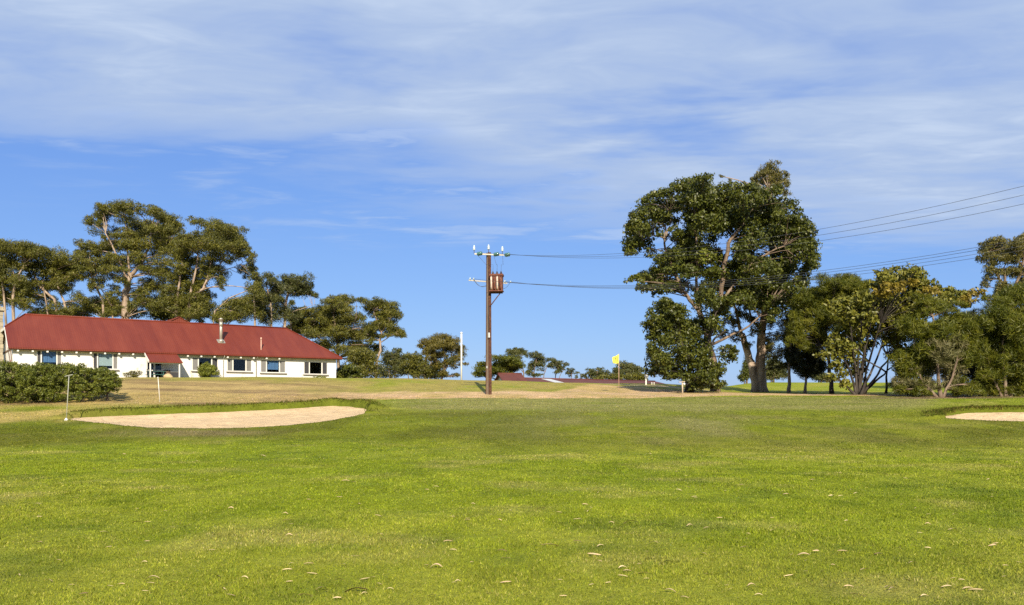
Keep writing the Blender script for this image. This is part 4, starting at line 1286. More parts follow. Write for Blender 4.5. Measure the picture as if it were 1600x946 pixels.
p = g3(1010, 77.0); t = empty('round_sign', p, 'small round white sign on a short post beyond the flag', 'sign')
zc_ = ZC + (YH - 587.8) * 77 / FPX
mb = MB(); mb.box((p[0] - 0.04, p[1], (p[2] - 0.1 + zc_) / 2), (0.12, 0.08, zc_ - p[2] + 0.1)); mb.build('post', MATS['white_paint'], t)
mb = MB(); mb.lathe((p[0], p[1] - 0.09, zc_), [(0.17, 0.03), (0.20, 0.02), (0.20, -0.02), (0.15, -0.03)], 18, (np.array((1, 0, 0)), np.array((0, 0, 1.0)), np.array((0, -1.0, 0)))); mb.build('disc', MATS['white_paint'], t)
for i, (pxk, wh) in enumerate(((1018.5, 'left'), (1022.0, 'right'))):
    p = g3(pxk, 77.5); t = empty('marker_peg', p, 'tiny pale peg, the %s one of two beside the round sign' % wh, 'peg', 'pegs by the round sign')
    mb = MB(); mb.tube([p - np.array((0, 0, .05)), p + np.array((0, 0, 0.16))], 0.035, 7); mb.build('stem', MATS['white_paint'], t)
    mb = MB(); mb.lathe(p + np.array((0, 0, 0.14)), [(0.04, 0), (0.055, 0.02), (0.05, 0.07), (0.01, 0.09)], 8); mb.build('head', MATS['white_paint'], t)
# ------------------------------------------------------------------ trees
def unit(v):
    return v / (np.linalg.norm(v, axis=-1, keepdims=True) + 1e-9)


LEAF_STYLE = {   # length, width, droop, leaf count factor, how far leaves lie along the clump surface
    'gum':    dict(tri=True, L=0.27, W=0.095, k=1.0, flat=0.6, puff=11, pr=0.42, out=0.75),
    'glossy': dict(tri=False, L=0.25, W=0.150, k=1.0, flat=0.75, puff=13, pr=0.40, out=0.8),
    'needle': dict(tri=True, L=0.34, W=0.052, k=1.60, flat=0.75, puff=12, pr=0.42, out=0.4),
    'bushy':  dict(tri=True, L=0.20, W=0.095, k=1.0, flat=0.8, puff=12, pr=0.42, out=0.7),
    'broad':  dict(tri=False, L=0.26, W=0.130, k=0.9, flat=0.7, puff=12, pr=0.40, out=0.6),
}


def leaf_cloud(clumps, style, dens=1.0, size=1.0, r=None):
    dens *= 0.70; size *= 1.08
    """clumps: list of (centre, (rx, ry, rz)); returns quads (N,4,3), per leaf value, puff centres per clump"""
    S = LEAF_STYLE[style]; V = []; A = []; PC = []
    for c, rad in clumps:
        rad = np.array(rad, float)
        np_ = max(5, int(S['puff'] * (0.8 + 0.5 * min(1.5, rad.mean()))))
        d = unit(rng.normal(size=(np_, 3)) + np.array((0, 0, 0.35)))
        d[:, 2] = np.where(d[:, 2] < 0, d[:, 2] * S['flat'], d[:, 2])
        cen = c + d * rad * rng.uniform(0.40, 0.80, (np_, 1))
        pr = S['pr'] * rng.uniform(0.7, 1.2, np_)
        PC.append((c, cen))
        area = math.pi * rad[0] * rad[2]
        n = int(dens * (1.45 if S['tri'] else 1.0) * S['k'] * 3.6 * area / (0.5 * S['L'] * S['W'] * size * size * 1.5)) + 12
        w = pr ** 2; pi = rng.choice(np_, n, p=w / w.sum())
        ld = unit(rng.normal(size=(n, 3)) + np.array((0, 0, 0.25)))
        rr = rng.uniform(0.25, 1.0, n) ** 0.6 * (1 + 0.16 * rng.normal(size=n))
        pos = cen[pi] + ld * rad * (pr[pi] * rr)[:, None] * np.array((1, 1, 0.85 if S['flat'] < 0.5 else 1.0))
        nrm = unit(ld * S['out'] * 1.35 + rng.normal(size=(n, 3)) * 0.5 + np.array((0, 0, 0.12)))
        ax = rng.normal(size=(n, 3)) + np.array((0, 0, -0.7))
        if style == 'needle': ax = ld * 1.1 + rng.normal(size=(n, 3)) * 0.45 + np.array((0, 0, 0.35))
        ax = unit(ax - nrm * np.sum(ax * nrm, 1, keepdims=True))
        sd = np.cross(nrm, ax)
        L = (S['L'] * size * rng.uniform(0.65, 1.3, n))[:, None]; Wd = (S['W'] * size * rng.uniform(0.7, 1.3, n))[:, None]
        if S['tri']:
            q = np.stack([pos - ax * L / 2, pos + sd * Wd * 0.62 - ax * L * 0.05, pos + ax * L / 2], 1)
        else:
            q = np.stack([pos - ax * L / 2, pos + sd * Wd / 2 + ax * L * 0.05, pos + ax * L / 2, pos - sd * Wd / 2 + ax * L * 0.05], 1)
        V.append(q)
        pv = rng.uniform(0, 1, np_)
        A.append(np.clip(0.55 * rng.uniform(0, 1, n) + 0.45 * pv[pi], 0, 1))
    return np.concatenate(V), np.concatenate(A), PC


def bez(p0, p1, sag, k=6):
    """gently bent limb from p0 to p1"""
    p0 = np.array(p0); p1 = np.array(p1); L = np.linalg.norm(p1 - p0)
    off = rng.normal(size=3) * L * 0.07; off[2] += sag * L
    m_ = (p0 + p1) / 2 + off
    t = np.linspace(0, 1, k)[:, None]
    return (1 - t) ** 2 * p0 + 2 * t * (1 - t) * m_ + t * t * p1


G_L = 'gum trees standing behind the cottage'


def tree(name, label, cat, Y, trunks, clumps, leafm, barkm, style='gum', dens=1.0, size=1.0, group=None, depth=0.75, back=0.8,
         limb=0.075, extra=(), twig=True, shape=(1, 1), sc=1.32, fill=1.7):
    """trunks: [[(px, py, dY), ...], r0, r1]; clumps: (px, py, rx, ry[, dY]) as the photo shows them, at depth Y
    extra: [(clumps, material, style)] further foliage of another colour on the same tree"""
    k = Y / FPX
    if group == G_L: sc *= 1.07; fill *= 1.3
    allc = list(clumps) + [c for e in extra for c in e[0]]
    xs = [c[0] for c in allc]; cx = (min(xs) + max(xs)) / 2; hw = max(12.0, (max(xs) - min(xs)) / 2 + 8)
    ypx = [c[1] for c in allc]; cy = (min(ypx) + max(ypx)) / 2

    def world(cl, addback):
        out_ = []
        for c in cl:
            px, py, rx, ry = c[:4]
            rx *= shape[0] * sc; ry *= shape[1] * sc
            e = math.sqrt(max(0.04, 1 - ((px - cx) / hw) ** 2))
            dY = c[4] if len(c) > 4 else rng.uniform(-0.85, 0.55) * depth * hw * k * e
            parts = [(0, 0, 0.80)] + [(*(rng.uniform(-0.62, 0.62, 2)), rng.uniform(0.42, 0.62)) for _ in range(3 if rx * k > 0.7 else 1)]
            for ox, oy, fr_ in parts:
                Yc = Y + dY + rng.normal() * 0.25 * rx * k; f = Yc / Y
                out_.append((wpt(px + ox * rx, py + oy * ry, Yc), (rx * k * f * fr_, 0.5 * (rx + ry) * k * 1.05 * fr_, ry * k * f * fr_ * rng.uniform(0.9, 1.25))))
            for _b in range(int(back) + (rng.uniform() < back - int(back)) if addback else 0):
                dB = abs(dY) * 0.4 + rng.uniform(0.35, 1.0) * depth * hw * k * e
                bx = px + (cx - px) * rng.uniform(0.05, 0.3); by = py + (cy - py) * rng.uniform(0.0, 0.3) + 3
                out_.append((wpt(bx, by, Y + dB), (rx * k * 0.95, 0.5 * (rx + ry) * k, ry * k * 0.95)))
        if addback:
            big_ = [c for c in cl if c[2] >= 7]
            for _ in range(int(fill * len(big_))):       # foliage between neighbouring clumps, set deeper
                a_ = big_[int(rng.integers(len(big_)))]
                nb = [c for c in big_ if c is not a_ and math.hypot(c[0] - a_[0], c[1] - a_[1]) < 2.6 * (a_[2] + c[2]) / 2]
                if not nb: continue
                if name == 'wattle_tree' and (a_[1] > 545 or a_[0] < 0): continue
                b2 = nb[int(rng.integers(len(nb)))]
                mx_, my_ = (a_[0] + b2[0]) / 2 + rng.normal() * 2, (a_[1] + b2[1]) / 2 + rng.normal() * 2
                r_ = (a_[2] + b2[2]) / 2 * sc * 0.75
                dB = rng.uniform(-0.1, 0.8) * depth * hw * k
                out_.append((wpt(mx_, my_, Y + dB), (r_ * k, r_ * k, (a_[3] + b2[3]) / 2 * sc * 0.8 * k)))
        return out_
    tb = MB(); nodes = []
    base = None
    for tr in trunks:
        pts, r0, r1 = tr[:3]
        P = [wpt(a, b_, Y + (d[0] if d else 0)) for a, b_, *d in pts]
        if len(tr) < 4:      # rooted: follow down into the ground
            gx, gy = P[0][0], P[0][1]
            gz_ = float(ground_h(np.array([gx]), np.array([gy]))[0])
            P[0] = np.array((gx, gy, gz_ - 0.15))
            if base is None: base = np.array((gx, gy, gz_))
        Q = []
        for i in range(len(P) - 1):
            for s_ in range(4):
                Q.append(P[i] + (P[i + 1] - P[i]) * s_ / 4 + (rng.normal(size=3) * 0.03 * (s_ > 0)))
        Q.append(P[-1])
        rr = [r0 + (r1 - r0) * i / (len(Q) - 1) for i in range(len(Q))]
        if len(tr) < 4: rr[0] *= 1.45; rr[1] *= 1.12
        tb.tube(Q, rr, 9, wob=0.06)
        nodes += [(q_, r_) for q_, r_ in zip(Q, rr)][2:]
    if base is None: base = np.array((*nodes[0][0][:2], 0.0))
    NP = np.array([n_[0] for n_ in nodes]); NR = np.array([n_[1] for n_ in nodes])
    root = empty(name, base, label, cat, group)
    sets = [(world(clumps, True), leafm, style)] + [(world(e[0], False), e[1], e[2]) for e in extra]
    crown = None
    for wc, lm, stl in sets:
        q, a, pcs = leaf_cloud(wc, stl, dens, size)
        for ci_, (c, cen) in enumerate(pcs):
            if ci_ % 2 and len(pcs) > 12: continue
            d = np.linalg.norm(NP - c, axis=1) + 1.2 * np.maximum(0, NP[:, 2] - c[2] + 0.2)
            j = int(np.argmin(d))
            r0 = min(NR[j] * 0.7, limb * (0.45 + 0.09 * d[j]))
            pl = bez(NP[j], c, 0.08)
            tb.tube(pl, list(np.linspace(r0, r0 * 0.45, len(pl))), 6, cap=False)
            if twig:
                for t_ in cen[:5]:
                    pt = bez(c, t_, 0.03, 4)
                    tb.tube(pt, list(np.linspace(r0 * 0.45, 0.008, len(pt))), 4, cap=False)
        crown = np_mesh('crown' if crown is None else 'foliage', q, q.shape[1], MATS[lm], root, attr=a)
        crown['kind'] = 'stuff'
    tb.build('trunk', MATS[barkm], root)
    return root


G_L = 'gum trees standing behind the cottage'
tree('gum_tree', 'gum tree at the far left edge behind the chimney', 'tree', 101,
     [[[(26, 520), (20, 470), (24, 440), (20, 425)], 0.22, 0.10], [[(23, 445), (30, 428), (38, 412)], 0.10, 0.05, 1], [[(18, 520), (5, 450), (2, 430)], 0.16, 0.07]],
     [(15, 386, 26, 11), (46, 390, 20, 11), (-15, 392, 22, 14), (5, 406, 20, 11), (32, 412, 16, 9), (10, 434, 22, 11), (36, 446, 14, 13), (58, 398, 15, 11), (-18, 425, 22, 18), (14, 470, 16, 10), (-12, 465, 22, 18), (38, 478, 12, 10)],
     'gum_leaf', 'bark_pale', group=G_L, dens=0.9)
tree('gum_tree', 'leaning gum tree with slanting pale trunks behind the left roof', 'tree', 103,
     [[[(114, 520), (85, 468), (62, 448), (52, 425)], 0.20, 0.08], [[(128, 520), (100, 472), (88, 440), (84, 420)], 0.16, 0.07], [[(88, 520), (72, 472), (66, 440)], 0.12, 0.06]],
     [(62, 402, 21, 11), (88, 406, 20, 12), (112, 410, 18, 12), (50, 414, 15, 11), (102, 423, 22, 9), (77, 428, 20, 10), (58, 444, 16, 11), (44, 462, 18, 14), (88, 444, 12, 7), (118, 430, 14, 9), (70, 470, 14, 9), (104, 452, 12, 8), (124, 470, 12, 10), (60, 490, 18, 10), (100, 490, 16, 9)],
     'gum_leaf', 'bark_pale', group=G_L, dens=0.9)
tree('gum_tree', 'tallest gum tree with a thick pale trunk behind the cottage roof', 'tree', 104,
     [[[(197, 520), (196, 462), (200, 440), (206, 428)], 0.50, 0.30], [[(206, 430), (221, 412), (227, 398), (234, 384), (236, 360)], 0.24, 0.08, 1], [[(200, 440), (190, 415), (178, 390), (165, 365)], 0.16, 0.06, 1],
      [[(202, 436), (200, 400), (197, 360), (196, 340)], 0.15, 0.05, 1], [[(224, 405), (250, 398), (262, 385)], 0.10, 0.05, 1], [[(170, 520), (160, 468), (146, 440), (140, 420)], 0.18, 0.07], [[(178, 520), (176, 480), (160, 455)], 0.13, 0.06]],
     [(157, 325, 13, 8), (151, 346, 17, 11), (166, 342, 9, 8), (196, 321, 19, 9), (186, 333, 9, 9), (212, 330, 12, 9), (233, 333, 19, 9), (250, 340, 14, 8), (270, 347, 16, 11), (280, 356, 8, 8),
      (195, 366, 20, 11), (222, 362, 22, 11), (246, 358, 18, 10), (208, 384, 20, 12), (240, 382, 18, 11), (258, 372, 14, 9), (135, 386, 16, 8), (152, 390, 11, 8), (160, 370, 5, 10),
      (146, 411, 21, 9), (180, 405, 18, 8), (166, 425, 14, 8), (190, 422, 16, 7), (214, 402, 16, 11), (130, 424, 13, 8), (232, 425, 17, 7), (250, 410, 15, 9), (246, 446, 17, 8), (226, 458, 14, 8), (150, 448, 13, 9), (172, 466, 13, 9), (140, 486, 15, 8), (210, 478, 12, 9), (175, 488, 14, 8), (236, 478, 14, 10), (262, 362, 12, 9), (276, 376, 13, 10), (262, 396, 13, 10), (190, 440, 12, 7), (262, 428, 13, 9), (178, 382, 10, 8), (122, 405, 10, 8)],
     'gum_leaf', 'bark_pale', group=G_L, dens=0.95, back=0.8)
tree('gum_tree', 'broad gum tree with a rounded crown right of the tallest one', 'tree', 100,
     [[[(283, 520), (297, 466), (318, 452), (326, 430), (330, 405)], 0.28, 0.09], [[(297, 462), (303, 436), (309, 405), (312, 380)], 0.16, 0.06, 1], [[(268, 520), (278, 455), (285, 410)], 0.22, 0.08], [[(326, 432), (345, 412), (358, 390)], 0.09, 0.04, 1], [[(340, 425), (365, 418), (385, 408)], 0.05, 0.025, 1]],
     [(311, 350, 17, 10), (342, 358, 26, 12), (366, 370, 18, 13), (376, 382, 11, 12), (297, 374, 22, 11), (322, 382, 22, 10), (350, 384, 24, 11), (278, 398, 18, 11), (300, 408, 15, 10), (340, 403, 20, 10), (368, 400, 14, 9), (284, 420, 16, 9), (340, 424, 17, 11), (347, 443, 9, 10), (300, 432, 16, 9), (280, 448, 20, 12), (298, 470, 20, 13), (268, 478, 20, 13), (250, 476, 18, 13), (310, 486, 18, 12), (290, 492, 22, 10), (394, 404, 8, 7), (377, 425, 6, 6), (396, 430, 8, 7), (262, 452, 14, 11), (318, 462, 12, 9), (390, 415, 8, 6), (386, 396, 9, 8), (325, 418, 13, 10), (312, 446, 12, 9), (286, 382, 14, 10), (404, 446, 7, 9), (330, 480, 10, 9)],
     'gum_leaf', 'bark_pale', group=G_L, dens=0.95, back=0.8)
for (lab, cl) in (('dark low tree filling the gap behind the middle of the cottage roof', [(250, 470, 16, 12), (272, 482, 18, 13), (296, 488, 18, 12), (236, 490, 16, 10), (316, 494, 14, 9), (262, 498, 18, 8)]),
                  ('dark low tree behind the left half of the cottage roof', [(150, 476, 14, 9), (172, 486, 16, 9), (130, 488, 14, 8), (206, 490, 15, 8), (184, 476, 10, 8), (104, 490, 13, 7), (75, 490, 12, 7)])):
    cx_ = sum(c[0] for c in cl) / len(cl)
    tree('understorey_tree', lab, 'tree', 112, [[[(cx_, 540), (cx_ + 2, 495)], 0.16, 0.08], [[(cx_ - 12, 540), (cx_ - 16, 490)], 0.12, 0.06], [[(cx_ + 14, 540), (cx_ + 20, 490)], 0.12, 0.06]], cl, 'dark_glossy_leaf', 'bark_brown', 'bushy', size=1.3, group=G_L)
tree('fallen_gum', 'low arching gum with bare pale branches behind the flue', 'tree', 97,
     [[[(322, 520), (336, 486), (358, 466), (392, 452)], 0.12, 0.04], [[(330, 520), (352, 488), (378, 482), (398, 488)], 0.10, 0.04], [[(345, 478), (372, 465), (392, 474)], 0.06, 0.03, 1], [[(400, 520), (398, 480), (396, 455)], 0.16, 0.07]],
     [(372, 474, 22, 11), (350, 490, 20, 10), (398, 458, 11, 16), (388, 490, 20, 13), (365, 496, 18, 9), (404, 480, 9, 14), (338, 500, 13, 6)],
     'gum_leaf', 'bark_pale', group=G_L, dens=0.8)
tree('gum_tree', 'open crowned gum with a pale forked trunk above the right of the roof', 'tree', 106,
     [[[(442, 530), (446, 478), (451, 452), (452, 440)], 0.22, 0.09], [[(460, 530), (454, 500), (447, 480)], 0.12, 0.08], [[(455, 490), (466, 484), (478, 481), (492, 476)], 0.06, 0.02, 1], [[(424, 530), (424, 480), (416, 445)], 0.14, 0.06]],
     [(418, 435, 13, 8), (406, 452, 10, 13), (446, 436, 14, 8), (468, 440, 16, 10), (482, 448, 9, 8), (450, 452, 12, 8), (476, 458, 12, 7), (492, 463, 7, 5), (424, 474, 16, 9), (440, 490, 17, 11), (414, 496, 14, 14), (456, 500, 12, 9), (430, 458, 8, 7), (456, 474, 6, 6), (432, 446, 9, 8), (436, 470, 10, 8), (462, 452, 10, 8), (468, 490, 10, 8), (400, 478, 10, 12)],
     'far_leaf', 'bark_pale', group=G_L, dens=0.85)
tree('gum_tree', 'dense olive gum filling the gap behind the right hip of the roof', 'tree', 108,
     [[[(530, 600), (528, 545), (524, 510), (520, 485)], 0.24, 0.09], [[(528, 550), (500, 530), (482, 505)], 0.12, 0.06, 1], [[(526, 530), (550, 515), (556, 498)], 0.11, 0.05, 1]],
     [(519, 471, 16, 8), (545, 468, 13, 7), (514, 484, 17, 9), (541, 482, 16, 8), (480, 490, 17, 7), (498, 500, 21, 10), (468, 506, 17, 10), (528, 500, 22, 10), (558, 498, 16, 9), (488, 524, 18, 10), (518, 522, 22, 11), (550, 526, 22, 12), (474, 520, 12, 10), (574, 518, 12, 9), (538, 548, 22, 9), (506, 542, 16, 9), (565, 545, 12, 9), (535, 515, 16, 9), (505, 512, 14, 9), (560, 560, 14, 10), (590, 545, 12, 9), (575, 560, 12, 9), (455, 515, 10, 8)],
     'gum_leaf', 'bark_brown', group=G_L, dens=1.0)
tree('gum_tree', 'umbrella topped gum with a bent white trunk right of the cottage', 'tree', 104,
     [[[(586, 600), (589, 562), (595, 548), (594, 530), (597, 516)], 0.18, 0.11], [[(597, 518), (606, 506), (612, 495)], 0.09, 0.04, 1], [[(594, 532), (580, 530), (572, 520)], 0.08, 0.04, 1], [[(595, 520), (588, 502), (584, 486)], 0.08, 0.04, 1], [[(594, 536), (612, 524), (622, 518)], 0.07, 0.03, 1]],
     [(572, 474, 11, 7), (590, 473, 13, 8), (608, 480, 14, 8), (621, 492, 8, 9), (580, 486, 13, 5), (600, 492, 14, 6), (600, 506, 17, 8), (618, 518, 12, 7), (629, 524, 8, 7), (585, 510, 13, 8), (603, 524, 11, 4), (576, 532, 11, 6)],
     'gum_leaf', 'bark_pale', group=G_L, dens=1.0)
tree('shrub', 'rounded green shrub against the right corner of the cottage', 'shrub', 96,
     [[[(566, 598), (566, 575), (564, 560)], 0.09, 0.05], [[(562, 598), (552, 582)], 0.06, 0.03]],
     [(566, 553, 20, 10), (580, 566, 13, 11), (556, 570, 14, 9), (584, 583, 10, 9), (566, 584, 14, 9)], 'gum_leaf', 'bark_brown', 'bushy', dens=1.1, size=1.1)
tree('shrub', 'dark glossy shrub low beside the cottage end wall', 'shrub', 94,
     [[[(545, 598), (545, 588), (546, 578)], 0.06, 0.03], [[(540, 598), (536, 586)], 0.05, 0.03]],
     [(545, 576, 17, 9), (536, 586, 13, 8), (558, 586, 14, 8)], 'dark_glossy_leaf', 'bark_brown', 'glossy', dens=1.1)
for (lab, Yb, cl, lm) in (('dark leafy tree low on the skyline right of the bent white trunk', 128, [(606, 556, 11, 7), (620, 550, 9, 6), (630, 560, 12, 7), (612, 570, 16, 9), (603, 582, 16, 10), (628, 580, 15, 9)], 'far_leaf'),
                          ('round bush low on the skyline in the middle of the thicket', 126, [(642, 556, 11, 7), (652, 564, 11, 8), (638, 570, 14, 9), (650, 582, 18, 8)], 'gum_leaf'),
                          ('low bush at the foot of the small bronze gum', 124, [(664, 572, 9, 8), (672, 583, 16, 7), (690, 587, 12, 5), (660, 586, 12, 6)], 'gum_leaf')):
    cx_ = sum(c[0] for c in cl) / len(cl)
    tree('skyline_bush', lab, 'bush', Yb, [[[(cx_, 600), (cx_ + 1, 575), (cx_ + 2, 562)], 0.16, 0.06], [[(cx_ - 4, 600), (cx_ - 9, 574)], 0.10, 0.05]], cl, lm, 'bark_brown', 'bushy', dens=1.0, size=1.5, group='bushes along the skyline')
tree('gum_tree', 'small bronze leaved gum beside the white flagpole', 'tree', 112,
     [[[(686, 602), (692, 582), (703, 566), (706, 552)], 0.16, 0.06], [[(690, 586), (684, 566), (676, 548)], 0.11, 0.05, 1], [[(704, 564), (718, 556)], 0.06, 0.03, 1], [[(694, 580), (694, 556), (694, 540)], 0.08, 0.03, 1]],
     [(680, 529, 13, 6), (698, 529, 15, 7), (664, 537, 12, 7), (688, 540, 20, 8), (668, 549, 11, 7), (708, 540, 11, 8), (720, 548, 10, 9), (716, 560, 10, 7), (688, 553, 10, 5), (701, 568, 10, 6), (680, 572, 13, 9), (728, 570, 4, 4), (690, 583, 8, 6), (712, 586, 8, 3), (674, 560, 9, 6)],
     'gum_leaf_bronze', 'bark_brown', dens=1.0, size=1.05, extra=[([(704, 564, 9, 6), (684, 574, 12, 9), (690, 586, 10, 5)], 'far_leaf', 'gum')])
tree('spreading_tree', 'flat topped spreading tree with layered boughs behind the power pole', 'tree', 100,
     [[[(779, 604), (778, 588), (776, 574)], 0.20, 0.10], [[(777, 586), (760, 578), (746, 580)], 0.09, 0.04, 1], [[(778, 584), (795, 574), (806, 570)], 0.09, 0.04, 1]],
     [(776, 562, 27, 6), (797, 561, 18, 6), (757, 570, 16, 5), (790, 571, 24, 6), (762, 579, 22, 5), (805, 568, 13, 6), (746, 585, 10, 5), (775, 582, 22, 6), (798, 577, 14, 5), (764, 588, 10, 4), (812, 572, 8, 5)],
     'needle_green', 'bark_dark', 'bushy', dens=1.1, size=1.1, depth=0.9)
G_R = 'thin gums in a row on the skyline behind the long red roof'
tree('thin_gum', 'leftmost thin gum of the skyline row, its crown over the spreading tree', 'tree', 135, [[[(822, 604), (818, 580), (812, 560)], 0.13, 0.05], [[(819, 584), (802, 562)], 0.07, 0.03, 1]],
     [(798, 551, 12, 5), (808, 548, 9, 4), (818, 551, 8, 4), (806, 558, 11, 4)], 'far_leaf', 'bark_brown', group=G_R, size=1.2)
tree('thin_gum', 'tallest thin gum of the skyline row with slanting stems', 'tree', 132, [[[(838, 604), (834, 584), (838, 562)], 0.13, 0.05], [[(846, 604), (850, 585), (856, 570)], 0.09, 0.04]],
     [(830, 557, 9, 6), (843, 555, 6, 5), (834, 569, 8, 7), (852, 561, 9, 5), (846, 572, 7, 5), (826, 583, 7, 4), (838, 586, 10, 3)], 'far_leaf', 'bark_brown', group=G_R, size=1.2)
tree('thin_gum', 'small crowned thin gum of the skyline row above the white roof sheet', 'tree', 130, [[[(866, 604), (868, 588), (873, 572)], 0.10, 0.04], [[(872, 604), (874, 590), (880, 578)], 0.07, 0.03]],
     [(868, 566, 9, 5), (878, 572, 9, 5), (860, 572, 6, 5), (872, 580, 7, 4)], 'far_leaf', 'bark_brown', group=G_R, size=1.2)
tree('thin_gum', 'rightmost and smallest thin gum of the skyline row', 'tree', 134, [[[(893, 604), (893, 590), (894, 582)], 0.07, 0.03], [[(897, 604), (900, 588)], 0.05, 0.02]],
     [(892, 579, 6, 4), (900, 583, 5, 3), (888, 584, 4, 3), (901, 588, 3, 2)], 'far_leaf', 'bark_brown', group=G_R, size=1.2)
for (lab, Yb, cl, lm) in (('grey green tree on the skyline left of the yellow flag', 130, [(912, 588, 6, 4), (926, 582, 10, 5), (938, 580, 7, 4), (932, 589, 14, 5), (948, 586, 8, 5)], 'far_leaf'),
                          ('rounded tree on the skyline behind the yellow flag', 128, [(974, 573, 14, 6), (988, 575, 12, 6), (962, 580, 10, 6), (980, 582, 16, 6), (998, 582, 8, 7)], 'far_leaf')):
    cx_ = sum(c[0] for c in cl) / len(cl)
    tree('skyline_tree', lab, 'tree', Yb, [[[(cx_, 608), (cx_ + 1, 592), (cx_ + 2, 580)], 0.14, 0.05], [[(cx_ - 6, 608), (cx_ - 9, 584)], 0.09, 0.04]], cl, lm, 'bark_brown', 'bushy', dens=1.0, size=1.6)
tree('low_hedge', 'low olive hedge along the red roof under the skyline trees', 'hedge', 122,
     [[[(950, 606), (950, 590)], 0.06, 0.03], [[(985, 606), (985, 590)], 0.06, 0.03]],
     [(936, 591, 10, 4), (950, 590, 12, 5), (965, 590, 12, 5), (980, 590, 12, 5), (995, 590, 12, 5), (1006, 590, 8, 5)], 'gum_leaf', 'bark_brown', 'bushy', size=1.5, depth=0.2)

# the big group right of the flag
tree('dark_tree', 'huge dark glossy tree with a rounded crown right of the flag', 'tree', 68,
     [[[(1118, 606), (1115, 565), (1104, 520), (1092, 485), (1088, 450)], 0.34, 0.17], [[(1094, 490), (1078, 470), (1064, 450), (1050, 415), (1038, 380), (1040, 355)], 0.17, 0.06, 1], [[(1088, 470), (1088, 430), (1090, 390), (1085, 340)], 0.13, 0.05, 1],
      [[(1106, 520), (1126, 470), (1131, 425), (1138, 380), (1146, 368)], 0.24, 0.13, 1], [[(1146, 370), (1165, 345), (1180, 320)], 0.13, 0.06, 1], [[(1128, 470), (1150, 440), (1180, 405), (1225, 385)], 0.12, 0.05, 1], [[(1110, 540), (1140, 525), (1170, 510), (1200, 480)], 0.12, 0.05, 1],
      [[(1040, 372), (1020, 368), (1000, 378)], 0.07, 0.03, 1], [[(1040, 370), (1048, 350), (1046, 330)], 0.08, 0.04, 1]],
     [(1075, 285, 24, 11), (1100, 281, 18, 8), (1058, 297, 17, 10), (1030, 305, 20, 9), (1010, 320, 15, 10), (1048, 316, 18, 10), (995, 336, 14, 10), (1024, 334, 16, 9), (986, 356, 11, 11), (991, 374, 13, 11), (978, 386, 10, 10), (986, 396, 11, 6), (1006, 358, 12, 9), (1040, 338, 14, 7), (1012, 390, 5, 5), (1052, 358, 6, 7), (1030, 366, 7, 5), (1076, 315, 14, 12),
      (1100, 302, 26, 16), (1090, 328, 18, 15), (1122, 325, 26, 20), (1100, 356, 26, 18), (1130, 350, 22, 17), (1082, 350, 10, 12),
      (1075, 383, 26, 12), (1052, 400, 22, 12), (1090, 398, 24, 13), (1032, 414, 17, 10), (1062, 424, 24, 12), (990, 436, 11, 8), (1003, 448, 10, 8), (1020, 434, 13, 10), (1036, 452, 17, 10), (1082, 425, 14, 10), (1056, 448, 10, 8),
      (1150, 296, 20, 12), (1172, 302, 22, 16), (1200, 312, 22, 17), (1232, 326, 19, 13), (1160, 336, 25, 20), (1200, 345, 28, 18), (1240, 350, 22, 18), (1262, 366, 13, 15), (1180, 376, 26, 16), (1222, 382, 26, 17), (1254, 394, 20, 17), (1272, 408, 9, 13), (1162, 398, 17, 12), (1192, 418, 30, 17), (1232, 424, 26, 16), (1264, 420, 13, 9), (1200, 450, 30, 15), (1238, 450, 16, 12), (1168, 440, 16, 12), (1150, 470, 14, 10), (1226, 470, 20, 13), (1192, 478, 18, 12), (1250, 440, 14, 11), (1168, 470, 14, 12), (1212, 494, 13, 11), (1118, 428, 17, 13), (1104, 452, 14, 11), (1136, 448, 15, 12), (1148, 418, 15, 12), (1120, 400, 12, 12), (1098, 470, 10, 9), (1060, 366, 10, 8), (1072, 340, 9, 9)],
     'dark_glossy_leaf', 'bark_brown', 'glossy', dens=0.95, size=0.84, back=1.5, depth=0.62, limb=0.06, sc=1.42, fill=2.2,
     extra=[([(1104, 400, 10, 8, -3.0), (1098, 408, 8, 6, -3.2)], 'bush_leaf', 'glossy')])
tree('gum_tree', 'old gum with two pale trunks, its sparse top rising over the dark tree', 'tree', 74,
     [[[(1190, 606), (1188, 570), (1190, 530), (1193, 500), (1202, 470), (1206, 400), (1204, 300)], 0.50, 0.14], [[(1182, 608), (1176, 575), (1166, 545), (1159, 522)], 0.40, 0.24], [[(1160, 528), (1152, 495), (1146, 470)], 0.18, 0.08, 1], [[(1192, 505), (1204, 494), (1216, 480)], 0.20, 0.08, 1], [[(1190, 520), (1176, 500), (1168, 480)], 0.14, 0.06, 1]],
     [(1204, 262, 13, 9, 0.5), (1192, 274, 14, 9, 0.0), (1218, 276, 13, 10, 0.2), (1230, 288, 9, 9, 0.3), (1180, 284, 10, 7, 0.4), (1208, 290, 16, 10, 0.6), (1128, 276, 5, 3, 0), (1222, 300, 12, 10, 0)],
     'olive_leaf', 'bark_pale', 'gum', dens=0.8, size=0.9,
     extra=[([(1188, 480, 20, 14), (1212, 500, 18, 15), (1160, 490, 13, 13), (1150, 510, 10, 10), (1206, 530, 14, 14), (1216, 556, 13, 14), (1172, 500, 14, 10), (1225, 525, 12, 14), (1200, 465, 22, 12), (1140, 500, 12, 12), (1180, 520, 12, 12), (1150, 530, 10, 10), (1200, 548, 10, 12), (1226, 545, 10, 14), (1170, 540, 9, 9), (1130, 520, 10, 10), (1225, 575, 10, 12), (1206, 575, 9, 10)], 'olive_leaf', 'gum')])
